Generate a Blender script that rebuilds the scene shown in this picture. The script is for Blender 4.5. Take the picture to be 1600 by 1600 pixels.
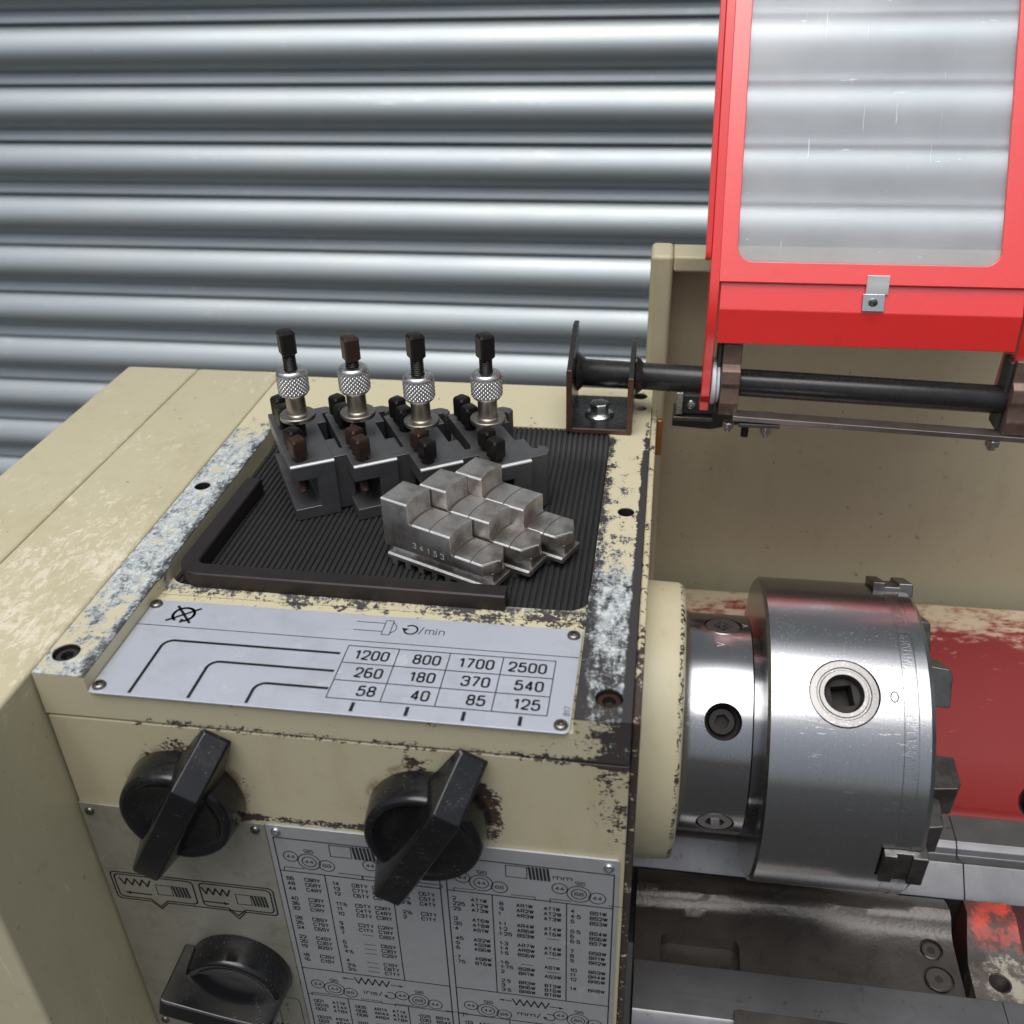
import bpy, bmesh, math, random
from mathutils import Vector, Matrix
random.seed(7)
S = 0.001                      # everything below is written in millimetres
PI = math.pi
for o in list(bpy.data.objects): bpy.data.objects.remove(o, do_unlink=True)
scene = bpy.context.scene
COL = scene.collection

# ------------------------------------------------------------------ camera
cam_d = bpy.data.cameras.new("camera")
cam = bpy.data.objects.new("camera", cam_d); COL.objects.link(cam)
cam.location = (1.557*S, -298.416*S, 284.726*S)
cam.rotation_euler = (1.01675670, 0.02463029, 0.14642597)
cam_d.sensor_width = 36.0
cam_d.lens = 1542.66/1600*36.0
cam_d.clip_start = 0.01; cam_d.clip_end = 200.0
cam_d.dof.use_dof = True
cam_d.dof.focus_distance = 0.535
cam_d.dof.aperture_fstop = 10.0
scene.camera = cam

# ------------------------------------------------------------------ daylight (overcast)
SUN_EL, SUN_AZ = 74.0, 192.0      # azimuth from +Y clockwise
world = bpy.data.worlds.new("World"); scene.world = world; world.use_nodes = True
wn = world.node_tree; wn.nodes.clear()
sky = wn.nodes.new("ShaderNodeTexSky"); sky.sky_type = 'NISHITA'; sky.sun_disc = False
sky.sun_elevation = math.radians(SUN_EL); sky.sun_rotation = math.radians(SUN_AZ)
sky.air_density = 1.0; sky.dust_density = 3.0; sky.ozone_density = 1.0
hsv = wn.nodes.new("ShaderNodeHueSaturation"); hsv.inputs['Saturation'].default_value = 0.42
bg = wn.nodes.new("ShaderNodeBackground"); bg.inputs['Strength'].default_value = 0.12
wo = wn.nodes.new("ShaderNodeOutputWorld")
# standard overcast luminance distribution: horizon one third of the zenith, (1 + 2 sin e) / 3
tc = wn.nodes.new("ShaderNodeTexCoord"); sx = wn.nodes.new("ShaderNodeSeparateXYZ"); wn.links.new(tc.outputs['Generated'], sx.inputs[0])
mr = wn.nodes.new("ShaderNodeMapRange"); mr.inputs[1].default_value = 0.0; mr.inputs[2].default_value = 1.0; mr.inputs[3].default_value = 1/3; mr.inputs[4].default_value = 1.0
wn.links.new(sx.outputs['Z'], mr.inputs[0])
vm = wn.nodes.new("ShaderNodeVectorMath"); vm.operation = 'SCALE'
wn.links.new(sky.outputs[0], hsv.inputs['Color']); wn.links.new(hsv.outputs[0], vm.inputs[0]); wn.links.new(mr.outputs[0], vm.inputs['Scale']); wn.links.new(vm.outputs[0], bg.inputs[0]); wn.links.new(bg.outputs[0], wo.inputs[0])
sun_d = bpy.data.lights.new("sun", 'SUN'); sun_d.energy = 1.3; sun_d.angle = math.radians(50); sun_d.color = (1.0, 0.985, 0.965)
sun = bpy.data.objects.new("sun", sun_d); COL.objects.link(sun)
_a, _e = math.radians(SUN_AZ), math.radians(SUN_EL)
_dir = Vector((math.sin(_a)*math.cos(_e), math.cos(_a)*math.cos(_e), math.sin(_e)))
sun.rotation_euler = (-_dir).to_track_quat('-Z', 'Y').to_euler()
sun.location = (0, -1, 3)
vs = scene.view_settings; vs.view_transform = 'Standard'; vs.look = 'None'; vs.gamma = 1.0; vs.use_curve_mapping = False
vs.exposure = 0.55
scene.render.engine = 'CYCLES'
scene.render.resolution_x = 1024; scene.render.resolution_y = 1024

# ------------------------------------------------------------------ node helper
class Sk:
    def __init__(s, g, sock): s.g, s.s = g, sock
    def __add__(a, b): return a.g.m('ADD', a, b)
    def __radd__(a, b): return a.g.m('ADD', a, b)
    def __sub__(a, b): return a.g.m('SUBTRACT', a, b)
    def __rsub__(a, b): return a.g.m('SUBTRACT', b, a)
    def __mul__(a, b): return a.g.m('MULTIPLY', a, b)
    def __rmul__(a, b): return a.g.m('MULTIPLY', a, b)
    def __truediv__(a, b): return a.g.m('DIVIDE', a, b)
class G:
    """small shader graph builder, coordinates in millimetres"""
    def __init__(s, name):
        s.mat = bpy.data.materials.new(name); s.mat.use_nodes = True
        s.nt = s.mat.node_tree; s.nt.nodes.clear()
        s.out = s.nt.nodes.new("ShaderNodeOutputMaterial")
    def n(s, t): return s.nt.nodes.new(t)
    def put(s, inp, v):
        if isinstance(v, Sk): s.nt.links.new(v.s, inp)
        elif v is not None:
            if isinstance(v, tuple) and len(v) == 3 and inp.type == 'RGBA': v = (*v, 1)
            inp.default_value = v
    def m(s, op, a, b=None, c=None, clamp=False):
        k = s.n("ShaderNodeMath"); k.operation = op; k.use_clamp = clamp
        s.put(k.inputs[0], a)
        if b is not None: s.put(k.inputs[1], b)
        if c is not None: s.put(k.inputs[2], c)
        return Sk(s, k.outputs[0])
    def mx(s, a, b): return s.m('MAXIMUM', a, b)
    def mn(s, a, b): return s.m('MINIMUM', a, b)
    def ab(s, a): return s.m('ABSOLUTE', a)
    def sat(s, a): return s.m('ADD', a, 0.0, clamp=True)
    def pos(s, local=False):
        if local:
            t = s.n("ShaderNodeTexCoord").outputs['Object']
        else:
            t = s.n("ShaderNodeNewGeometry").outputs['Position']
        v = s.n("ShaderNodeVectorMath"); v.operation = 'SCALE'; s.nt.links.new(t, v.inputs[0]); v.inputs['Scale'].default_value = 1/S
        return Sk(s, v.outputs[0])
    def xyz(s, v):
        k = s.n("ShaderNodeSeparateXYZ"); s.put(k.inputs[0], v); return [Sk(s, o) for o in k.outputs]
    def comb(s, x, y, z):
        k = s.n("ShaderNodeCombineXYZ"); s.put(k.inputs[0], x); s.put(k.inputs[1], y); s.put(k.inputs[2], z); return Sk(s, k.outputs[0])
    def stretch(s, v, f, rot=(0, 0, 0)):
        k = s.n("ShaderNodeMapping"); s.put(k.inputs['Vector'], v); k.inputs['Scale'].default_value = f; k.inputs['Rotation'].default_value = rot; return Sk(s, k.outputs[0])
    def noise(s, v, scale, detail=4, rough=0.55, dist=0.0):
        k = s.n("ShaderNodeTexNoise"); s.put(k.inputs['Vector'], v); k.inputs['Scale'].default_value = scale
        k.inputs['Detail'].default_value = detail; k.inputs['Roughness'].default_value = rough; k.inputs['Distortion'].default_value = dist
        return Sk(s, k.outputs['Fac'])
    def voro(s, v, scale, feat='F1', rnd=1.0):
        k = s.n("ShaderNodeTexVoronoi"); k.feature = feat; s.put(k.inputs['Vector'], v); k.inputs['Scale'].default_value = scale; k.inputs['Randomness'].default_value = rnd
        return Sk(s, k.outputs['Distance'])
    def step(s, v, a, b, lo=0.0, hi=1.0):
        k = s.n("ShaderNodeMapRange"); k.interpolation_type = 'SMOOTHSTEP'
        s.put(k.inputs[0], v); k.inputs[1].default_value = a; k.inputs[2].default_value = b; k.inputs[3].default_value = lo; k.inputs[4].default_value = hi
        return Sk(s, k.outputs[0])
    def lin(s, v, a, b, lo=0.0, hi=1.0):
        k = s.n("ShaderNodeMapRange"); s.put(k.inputs[0], v); k.inputs[1].default_value = a; k.inputs[2].default_value = b; k.inputs[3].default_value = lo; k.inputs[4].default_value = hi
        return Sk(s, k.outputs[0])
    def mix(s, f, a, b):
        k = s.n("ShaderNodeMix"); k.data_type = 'RGBA'; s.put(k.inputs[0], f); s.put(k.inputs[6], a); s.put(k.inputs[7], b); return Sk(s, k.outputs[2])
    def bump(s, h, strength=0.3, dist=0.1, normal=None):
        k = s.n("ShaderNodeBump"); s.put(k.inputs['Height'], h); k.inputs['Strength'].default_value = strength; k.inputs['Distance'].default_value = dist*S
        if normal is not None: s.put(k.inputs['Normal'], normal)
        return Sk(s, k.outputs[0])
    def done(s, base, metal=0.0, rough=0.5, normal=None, spec=0.5, coat=0.0, aniso=None, tangent=None, **kw):
        b = s.n("ShaderNodeBsdfPrincipled")
        s.put(b.inputs['Base Color'], base); s.put(b.inputs['Metallic'], metal); s.put(b.inputs['Roughness'], rough)
        s.put(b.inputs['Specular IOR Level'], spec); s.put(b.inputs['Coat Weight'], coat)
        if coat: b.inputs['Coat Roughness'].default_value = 0.2; b.inputs['Coat IOR'].default_value = 1.62
        if normal is not None: s.put(b.inputs['Normal'], normal)
        if aniso is not None: s.put(b.inputs['Anisotropic'], aniso)
        if tangent is not None: s.put(b.inputs['Tangent'], tangent)
        s.nt.links.new(b.outputs[0], s.out.inputs[0]); s.bsdf = b
        return s.mat

CREAM = (0.53, 0.483, 0.325); CREAM2 = (0.485, 0.437, 0.285); CHIP = (0.035, 0.030, 0.028)

def mat_cream(name, zone=None, scuff=False, chip_bias=0.0, local=False):
    g = G(name); P = g.pos(local); x, y, z = g.xyz(P)
    base = g.mix(g.noise(P, .018, 3), CREAM, CREAM2)
    base = g.mix(g.step(g.noise(P, .11, 5, .65), .52, .75, 0, .35), base, (0.40, 0.345, 0.20))
    base = g.mix(g.step(g.noise(g.stretch(P, (1, 1, .3)), .03, 6, .65), .50, .72, 0, .30), base, (0.36, 0.30, 0.18))
    base = g.mix(g.step(g.noise(P, .22, 2, .5), .735, .76)*0.7, base, (0.12, 0.07, 0.04))
    fine = g.noise(P, .55, 7, .72); med = g.noise(P, .16, 5, .6)
    stk = g.noise(g.stretch(P, (.28, .28, 1.1), (0, .75, 0)), .75, 5, .66)
    v = fine*0.42 + stk*0.26 + med*0.32
    zmask = zone(g, x, y, z) if zone else 0.0
    v2 = v + zmask + chip_bias
    chip = g.step(v2, .590, .604)
    rim = g.step(v2, .555, .590)
    base = g.mix(rim*0.30, base, (0.62, 0.57, 0.43))
    rough = g.noise(P, .25, 4)*0.18 + 0.33
    if scuff:
        top = g.step(z, -16, -3)
        big = g.noise(P, .020, 3, .55)
        zone = g.step(y, 235, 60)*0.06 + g.step(x, -335, -280)*0.05*g.step(y, 250, 120) + g.lin(big, .3, .7, -.09, .09) - 0.015
        powder = g.step(g.noise(g.stretch(P, (1, .5, 1), (0, 0, -.7)), .22, 10, .78, .6) + zone, .555, .66)
        st1 = g.step(g.noise(g.stretch(P, (.12, 1.5, 1), (0, 0, .95)), .36, 6, .7, .4) + zone*0.7, .665, .70)
        st2 = g.step(g.noise(g.stretch(P, (1.4, .18, 1), (0, 0, -.20)), .28, 6, .7, .5) + zone*0.7, .665, .70)
        sc = g.sat(powder*0.72 + (st1 + st2)*0.42)*top
        base = g.mix(sc, base, (0.70, 0.64, 0.51))
        st = g.step(g.noise(P, .033, 4, .6), .685, .74)*g.step(g.noise(P, .3, 5, .7), .45, .6)
        base = g.mix(st*0.55, base, (0.26, 0.17, 0.08))
        sd = g.step(g.noise(g.stretch(P, (1, 1.6, .12), (.30, 0, 0)), .30, 3, .6), .685, .70)*(1.0 - top)
        base = g.mix(sd*0.7, base, (0.66, 0.61, 0.48))
        rough = rough + sc*0.15
    base = g.mix(chip, base, g.mix(g.noise(P, .4, 3), CHIP, (0.075, 0.05, 0.04)))
    if zone is z_front:
        rr = 0.0
        for (kx, kz) in KN:
            dx = x - kx; dz = z - kz; d = g.m('SQRT', dx*dx + dz*dz); rr = g.step(d, 32.5, 28.5)*g.step(g.noise(P, .07, 5, .7), .46, .60) + rr
        base = g.mix(g.sat(rr)*0.6, base, g.mix(g.noise(P, .5, 4, .7), (0.20, 0.085, 0.022), (0.06, 0.03, 0.016)))
    h = g.noise(P, 1.1, 3)*0.25 + g.noise(P, .25, 2)*0.6 - chip*1.6
    return g.done(base, 0.0, rough, g.bump(h, .35, .18), spec=.45)

def z_generic(g, x, y, z): return g.noise(g.comb(x, y, z), .02, 2)*0.06 - 0.10

KN = [(-204.5, -67.0), (-88.7, -65.0), (-201.5, -200.5)]
def z_front(g, x, y, z):
    lum = g.noise(g.comb(x, y*0.0, z), .028, 3, .6)
    m = g.lin(lum, .3, .7, -0.13, -0.02)
    m = m + g.step(z, -34, -25)*0.035
    m = m + g.step(g.ab(z + 24.4), 5.5, .5)*0.105*g.step(x, -262, -190, .35, 1)
    m = m + g.step(x, -24, -3)*0.105*g.step(z, -130, -60, .55, 1)
    m = m + g.step(x, -130, -60)*0.035*g.step(z, -85, -60)
    for (kx, kz) in KN:
        dx = x - kx; dz = z - kz; d = g.m('SQRT', dx*dx + dz*dz)
        m = m + g.step(d, 42, 29)*0.15*g.lin(lum, .35, .65, .5, 1.3)
    m = m + g.step(g.ab(z + 80.5), 4, 1.0)*0.20*g.step(x, -188, -170)*g.step(x, -60, -95)
    return m
def z_disc(g, x, y, z): return g.step(g.ab(x - 21.8), 2.6, .6)*0.13 - 0.045
def z_post(g, x, y, z): return x*0.0 - 0.12

def mat_lid():
    g = G("lid_worn_paint"); P = g.pos(); x, y, z = g.xyz(P)
    fine = g.noise(P, .55, 8, .74); med = g.noise(P, .10, 5, .62); big = g.noise(P, .035, 3)
    fx = g.noise(g.stretch(P, (1.1, .35, 1), (0, 0, .5)), .30, 9, .76, .3)
    cream = g.mix(g.noise(P, .02, 3), (0.55, 0.498, 0.335), CREAM)
    a = g.ab(x + 132.25)                      # 108 = inner edge of a rail, 132 = outer edge
    inner = g.step(a, 115, 108.5)
    rightrail = g.step(x, -60, -50); outer_r = g.step(x, -5.5, -2.0)
    # which layer shows: cream on top, pale primer, bare dark iron
    wearL = g.step(y, 20, 85)*g.step(y, 262, 190)*0.075 + g.step(y, 268, 225)*0.075 - 0.06 + g.step(y, 22, 4)*0.05
    wearR = g.step(y, 130, 70)*0.15 + g.step(y, 262, 150)*0.045 - 0.045
    wear = g.mix(rightrail, wearL, wearR)
    wearv = g.n("ShaderNodeSeparateColor"); g.put(wearv.inputs[0], wear); wv = Sk(g, wearv.outputs[0])
    v = fine*0.38 + med*0.44 + fx*0.18 + wv + inner*0.09*g.step(y, 262, 240) + outer_r*0.22*g.step(y, 300, 200)
    topz = g.step(z, -1.2, -0.4)
    prim = g.step(v, .522, .556)
    iron = g.step(fx*0.5 + fine*0.5 + inner*0.12 + outer_r*0.40 + (med - .5)*0.5 + rightrail*(g.step(y, 85, 0)*0.09 + 0.03) - 0.03, .45, .63)
    primc = g.mix(g.step(g.noise(P, .25, 6, .7), .38, .62), (0.33, 0.38, 0.40), (0.60, 0.63, 0.61))
    ironc = g.mix(g.noise(P, .5, 4), (0.045, 0.047, 0.052), g.mix(rightrail, (0.075, 0.074, 0.076), (0.050, 0.042, 0.038)))
    rust = g.step(g.noise(P, .07, 3) + g.step(y, 18, 4)*0.06, .60, .72)*rightrail
    ironc = g.mix(rust*0.18, ironc, (0.11, 0.05, 0.022))
    worn = g.mix(iron, primc, ironc)
    top = g.mix(prim, cream, worn)
    # the rest of the lid: chipped cream
    zm = z_front(g, x, y, z) + g.step(g.ab(z + 8.0), 2.4, .6)*0.05*g.step(y, -3, 1) + g.step(y, 84, 78)*g.step(y, 66, 74)*0.05*g.step(z, -10, -8.6)
    zm = zm + g.step(z, -21, -12)*g.step(y, 4, -1)*0.02
    vc = g.noise(P, .55, 7, .72)*0.42 + g.noise(g.stretch(P, (.28, .28, 1.1), (0, .75, 0)), .75, 5, .66)*0.26 + g.noise(P, .16, 5, .6)*0.32 + zm
    chip = g.step(vc, .585, .600)
    rest = g.mix(chip, cream, ironc)
    # wall of the tray and the ridge in front of the mat: pale primer shows through
    rd = g.step(y, 70, 74)*g.step(y, 84, 79)*g.step(z, -10.5, -9)
    rest = g.mix(rd*g.step(fx*0.6+fine*0.4 + g.step(y, 74, 81)*0.12, .53, .60), rest, worn)
    col = g.mix(topz, rest, top)
    wornm = topz*prim
    h = g.noise(P, 1.0, 3)*0.25 - wornm*(0.7 + iron*0.5) - (1.0 - topz)*chip*1.3 + fine*0.3
    rough = 0.40 + wornm*0.16 + g.noise(P, .3, 4)*0.1
    return g.done(col, wornm*iron*0.35, rough, g.bump(h, .45, .2), spec=.45)

def mat_plate(name, c1, c2, metal, r, dirt=0.0, line=(1, 12, 12)):
    g = G(name); P = g.pos()
    n = g.noise(P, .03, 4, .6); br = g.noise(g.stretch(P, line), .6, 3, .6)
    col = g.mix(n, c1, c2)
    sp = g.step(g.noise(P, .6, 6, .75), .70, .76)
    col = g.mix(sp*0.5, col, (0.85, 0.85, 0.83))
    if dirt:
        d = g.step(g.noise(P, .06, 6, .7), .48, .66)
        col = g.mix(d*dirt, col, (0.30, 0.27, 0.19))
        w = g.step(g.noise(P, .045, 8, .75), .60, .70); col = g.mix(w*0.5, col, (0.80, 0.82, 0.82))
    rough = r + br*0.10 + g.noise(P, .1, 5)*0.12
    return g.done(col, metal, rough, g.bump(br*0.5 + g.noise(P, 1.2, 2)*0.5, .12, .05))

def mat_simple(name, col, metal=0.0, rough=0.5, var=0.15, scale=.15, bump=.15, spec=.5, local=True, col2=None, coat=0.0):
    g = G(name); P = g.pos(local)
    c2 = col2 or tuple(max(0, c*(1-2*var)) for c in col)
    col = g.mix(g.noise(P, scale, 5, .6), col, c2)
    r = g.noise(P, scale*2.3, 5, .6)*0.22 + (rough - .11)
    return g.done(col, metal, r, g.bump(g.noise(P, scale*6, 4), bump, .1), spec=spec, coat=coat)

def mat_turned(name, c, rough, pits=1.0, ring=None):
    """turned steel: fine rings round the X axis plus nicks and small pits"""
    g = G(name); P = g.pos(); x, y, z = g.xyz(P)
    rings = g.noise(g.comb(x, x*0.0, x*0.0), 1.6, 4, .7)
    rr = g.noise(g.stretch(P, (6, .25, .25)), .35, 4, .65)
    blot = g.noise(P, .03, 4, .55)
    pit = g.step(g.noise(P, 1.0, 3, .6), .635, .68)*g.step(g.noise(P, .05, 3), .42, .62)*pits
    spk = g.step(g.noise(P, 1.15, 2, .5), .675, .71)*g.step(g.noise(P, .045, 2), .38, .62)
    scr = g.step(g.noise(g.stretch(P, (.2, 1.6, 1.6), (0, .5, .4)), .40, 4, .65), .665, .68)*g.step(g.noise(P, .05, 2), .5, .6)
    col = g.mix(blot, c, tuple(k*0.86 for k in c)); col = g.mix(g.step(rings, .35, .65)*0.16 + g.step(rr, .4, .65)*0.14, col, tuple(k*0.6 for k in c))
    col = g.mix(pit*0.75, col, (0.12, 0.11, 0.10)); col = g.mix(g.sat(spk+scr*0.7)*0.7, col, (0.88, 0.88, 0.88))
    h = rings*0.5 + rr*0.4 - pit*1.5 - scr*0.8
    if ring:
        tk = g.step(g.noise(g.stretch(P, (.25, 1.3, 1.3)), .9, 2, .5), .50, .58)*g.step(g.ab(x - ring), 2.6, 1.7)*g.step(g.noise(P, .03, 2), .38, .55)
        col = g.mix(tk*0.35, col, (0.2, 0.2, 0.2)); h = h - tk*1.5
    return g.done(col, 1.0, rough + rr*0.10 + blot*0.06 + pit*0.25 - 0.05, g.bump(h, .30, .06))

def mat_black_plastic():
    g = G("black_bakelite"); P = g.pos(True)
    dust = g.step(g.noise(P, 1.1, 2, .5), .69, .73)*g.step(g.noise(P, .06, 2), .40, .60)
    scr = g.step(g.noise(g.stretch(P, (.15, 1, 1), (.3, .5, .2)), .8, 5, .7), .63, .66)*g.step(g.noise(P, .04, 2), .48, .58)
    smear = g.step(g.noise(P, .06, 5, .65), .45, .7)
    col = g.mix(smear*0.35, (0.006, 0.006, 0.007), (0.020, 0.0195, 0.0195))
    col = g.mix(dust*0.40, col, (0.45, 0.42, 0.36)); col = g.mix(scr*0.16, col, (0.3, 0.3, 0.31))
    return g.done(col, 0.0, 0.17 + smear*0.13 + scr*0.25, g.bump(g.noise(P, .5, 4) + scr*0.6, .12, .12), spec=.5)

def mat_jaw(name="jaw_steel", dk=1.0):
    g = G(name); P = g.pos(True)
    st = g.noise(P, .05, 6, .65); br = g.noise(g.stretch(P, (.4, 4, 4)), .5, 4, .6)
    col = g.mix(g.step(st, .40, .66), (0.64, 0.62, 0.59), (0.28, 0.25, 0.225))
    rust = g.step(g.noise(P, .09, 5, .7), .64, .72); col = g.mix(rust*0.5, col, (0.23, 0.13, 0.07))
    pit = g.step(g.noise(P, .55, 3, .5), .73, .77); col = g.mix(pit, col, (0.03, 0.028, 0.025))
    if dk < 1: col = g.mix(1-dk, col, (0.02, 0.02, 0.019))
    return g.done(col, 0.95, 0.27 + st*0.18, g.bump(br*0.6 + st*0.5 - pit, .2, .08))

def mat_oxide(name, c, rough):
    g = G(name); P = g.pos(True)
    st = g.noise(P, .12, 6, .65)
    col = g.mix(st, c, tuple(k*1.9 for k in c))
    w = g.step(g.noise(P, .9, 5, .7), .70, .76); col = g.mix(w*0.4, col, (0.25, 0.24, 0.23))
    return g.done(col, 0.65, rough + st*0.16 - .08, g.bump(g.noise(P, 1.3, 3), .14, .05))

def mat_rubber():
    g = G("ribbed_rubber"); P = g.pos()
    d = g.step(g.noise(P, .9, 3, .6), .70, .76); sm = g.noise(P, .03, 4, .6)
    col = g.mix(sm, (0.012, 0.012, 0.0125), (0.022, 0.021, 0.02)); col = g.mix(d*0.5, col, (0.16, 0.15, 0.14))
    return g.done(col, 0.0, 0.52 + sm*0.15, g.bump(g.noise(P, 1.4, 3), .25, .1), spec=.4)

def mat_galv():
    g = G("galvanised_slat"); P = g.pos()
    st = g.noise(g.stretch(P, (.15, 1, 1)), .02, 6, .6); bl = g.noise(P, .008, 3)
    col = g.mix(st, (0.50, 0.55, 0.565), (0.39, 0.43, 0.445)); col = g.mix(g.step(bl, .45, .7)*0.3, col, (0.5, 0.5, 0.48))
    w = g.step(g.noise(g.stretch(P, (.3, 1, 1)), .05, 6, .7), .60, .70); col = g.mix(w*0.25, col, (0.8, 0.82, 0.82))
    return g.done(col, 0.66, 0.38 + st*0.14, g.bump(g.noise(P, .012, 4)*1.5 + g.noise(g.stretch(P, (.3, 1, 1)), .05, 4), .16, 1.2))

def mat_red(name, c, rough, worn=False, peel=.25):
    g = G(name); P = g.pos(); x, y, z = g.xyz(P)
    n = g.noise(P, .03, 4, .6)
    col = g.mix(n, c, tuple(k*0.86 for k in c)); col = g.mix(g.step(g.noise(P, .05, 6, .7), .60, .68)*0.25, col, tuple(k*0.6 for k in c))
    rg = rough + n*0.08
    if worn:
        sc = g.noise(g.stretch(P, (.35, 1, 1)), .11, 8, .68)
        k = g.step(sc*0.6 + g.noise(g.stretch(P, (.3, 1, 1)), .4, 6, .75)*0.4 + g.lin(y, 296, 362, -0.13, 0.17), .47, .60)
        col = g.mix(k, col, g.mix(g.step(y, 312, 345), (0.52, 0.33, 0.26), g.mix(n, (0.52, 0.44, 0.30), (0.45, 0.35, 0.23))))
        sw = g.step(g.noise(g.stretch(P, (.25, 1, 1), (0, 0, .5)), .06, 7, .75), .64, .72)
        col = g.mix(sw*0.25, col, (0.35, 0.12, 0.10))
        rg = rg + k*0.12
    h = g.noise(P, .38, 3)
    return g.done(col, 0.0, rg, g.bump(h, peel, .12), spec=(.35 if worn else 1.0), coat=(0.0 if worn else 1.0))

def mat_redchip():
    g = G("worn_red_casting"); P = g.pos(); x, y, z = g.xyz(P)
    n = g.noise(P, .06, 7, .7, .3); n2 = g.noise(P, .13, 8, .72, .2); f = g.noise(P, .6, 5, .7)
    iron = g.mix(n2, (0.06, 0.052, 0.046), (0.13, 0.115, 0.10))
    red = g.mix(g.step(n2, .4, .6), (0.55, 0.055, 0.032), (0.30, 0.06, 0.045))
    primer = g.mix(f, (0.40, 0.37, 0.30), (0.26, 0.23, 0.19))
    k = n2*0.6 + f*0.25 + n*0.15
    col = g.mix(g.step(k + g.lin(y, 70, 96, .10, -.08) + g.step(x, 205, 228)*0.05, .50, .54), iron, primer)
    col = g.mix(g.step(k + g.lin(y, 86, 112, -.12, .14) + g.step(x, 204, 214)*0.05, .51, .55), col, red)
    col = g.mix(g.step(g.noise(P, .09, 8, .75) + g.step(x, 212, 203)*0.12, .44, .60)*0.85, col, (0.045, 0.034, 0.03))
    return g.done(col, 0.0, 0.45, g.bump(n2 + n, .5, .6))

def mat_cast(name, c1, c2, rough, bs=.6, local=False):
    g = G(name); P = g.pos(local); x, y, z = g.xyz(P)
    n = g.noise(P, .04, 7, .65, .3); f = g.noise(P, .35, 5, .6)
    col = g.mix(n, c1, c2); col = g.mix(g.step(f, .62, .72)*0.3, col, (0.16, 0.14, 0.12))
    return g.done(col, 0.45, rough + n*0.2 - .1, g.bump(n*1.2 + f*0.6, bs, .5))

def mat_ways(name):
    g = G(name); P = g.pos(); x, y, z = g.xyz(P)
    br = g.noise(g.stretch(P, (.03, 4, 4)), .5, 4, .6); n = g.noise(P, .05, 6, .65)
    col = g.mix(n, (0.27, 0.272, 0.28), (0.14, 0.14, 0.143)); st = g.step(g.noise(P, .12, 6, .7), .60, .68); col = g.mix(st*0.6, col, (0.09, 0.085, 0.08))
    return g.done(col, 0.95, 0.36 + br*0.14, g.bump(br*0.6 + n*0.3, .12, .06))

def mat_poly():
    g = G("scratched_polycarbonate"); P = g.pos()
    haze = g.noise(P, .012, 4, .55)
    scr = g.step(g.noise(g.stretch(P, (1.4, .05, .05), (0, .06, .1)), .35, 3, .6), .70, .74)
    scr2 = g.step(g.noise(g.stretch(P, (.12, .9, .9), (0, .9, 0)), .4, 3, .6), .70, .73)
    tr = g.n("ShaderNodeBsdfTransparent"); tr.inputs[0].default_value = (0.93, 0.94, 0.95, 1)
    df = g.n("ShaderNodeBsdfDiffuse"); df.inputs[0].default_value = (0.82, 0.83, 0.85, 1)
    gl = g.n("ShaderNodeBsdfGlossy"); gl.inputs['Roughness'].default_value = 0.08
    tl = g.n("ShaderNodeBsdfTranslucent"); tl.inputs[0].default_value = (0.88, 0.9, 0.92, 1)
    md = g.n("ShaderNodeAddShader"); g.nt.links.new(df.outputs[0], md.inputs[0]); g.nt.links.new(tl.outputs[0], md.inputs[1])
    m1 = g.n("ShaderNodeMixShader"); f = g.sat(haze*0.20 + 0.12 + scr*0.30 + scr2*0.22); g.put(m1.inputs[0], f)
    g.nt.links.new(tr.outputs[0], m1.inputs[1]); g.nt.links.new(md.outputs[0], m1.inputs[2])
    fr = g.n("ShaderNodeFresnel"); fr.inputs[0].default_value = 1.45
    m2 = g.n("ShaderNodeMixShader"); g.nt.links.new(fr.outputs[0], m2.inputs[0]); g.nt.links.new(m1.outputs[0], m2.inputs[1]); g.nt.links.new(gl.outputs[0], m2.inputs[2])
    g.nt.links.new(m2.outputs[0], g.out.inputs[0])
    return g.mat

M = {}
M['front'] = mat_cream("cream_front_chipped", z_front)
M['cover'] = mat_cream("cream_cover_scuffed", z_generic, scuff=True)
M['cover_side'] = mat_cream("cream_cover_side", z_generic)
M['disc'] = mat_cream("cream_spindle_disc", z_disc)
M['post'] = mat_cream("cream_splash_panel", z_post)
M['lid'] = mat_lid()
M['alu'] = mat_plate("brushed_aluminium_label", (0.62, 0.655, 0.73), (0.56, 0.59, 0.665), 0.55, .34, 0.10, (.6, 14, 14))
M['chart'] = mat_plate("grey_metal_chart", (0.56, 0.57, 0.58), (0.50, 0.51, 0.52), 0.6, .36, 0.10, (.6, 14, 14))
M['dirp'] = mat_plate("tarnished_metal_label", (0.47, 0.46, 0.40), (0.40, 0.385, 0.31), 0.6, .36, 0.45, (.6, 14, 14))
M['ink'] = mat_simple("black_print", (0.008, 0.008, 0.009), 0, .45, .1)
M['ink2'] = mat_simple("dark_blue_print", (0.018, 0.019, 0.024), 0, .45, .1)
M['plastic'] = mat_black_plastic()
M['chuck'] = mat_turned("turned_chuck_steel", (0.46, 0.465, 0.475), .17, ring=126.0)
M['nose'] = mat_turned("turned_nose_steel", (0.40, 0.40, 0.41), .15, .9)
M['oxide'] = mat_oxide("black_oxide_steel", (0.090, 0.091, 0.093), .36)
M['oxide_screw'] = mat_oxide("black_screw_steel", (0.017, 0.0145, 0.0135), .36)
M['oxide_brown'] = mat_oxide("browned_screw_steel", (0.045, 0.025, 0.018), .38)
M['bare'] = mat_simple("bare_ground_edge", (0.85, 0.85, 0.83), .7, .55, .04)
M['knurl'] = mat_simple("knurled_steel", (0.72, 0.71, 0.69), 1.0, .28, .1, .2, .1, col2=(0.58, 0.57, 0.55))
M['stem'] = mat_simple("dull_plated_steel", (0.47, 0.44, 0.385), 1.0, .34, .2, .12, .12, col2=(0.32, 0.28, 0.23))
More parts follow.
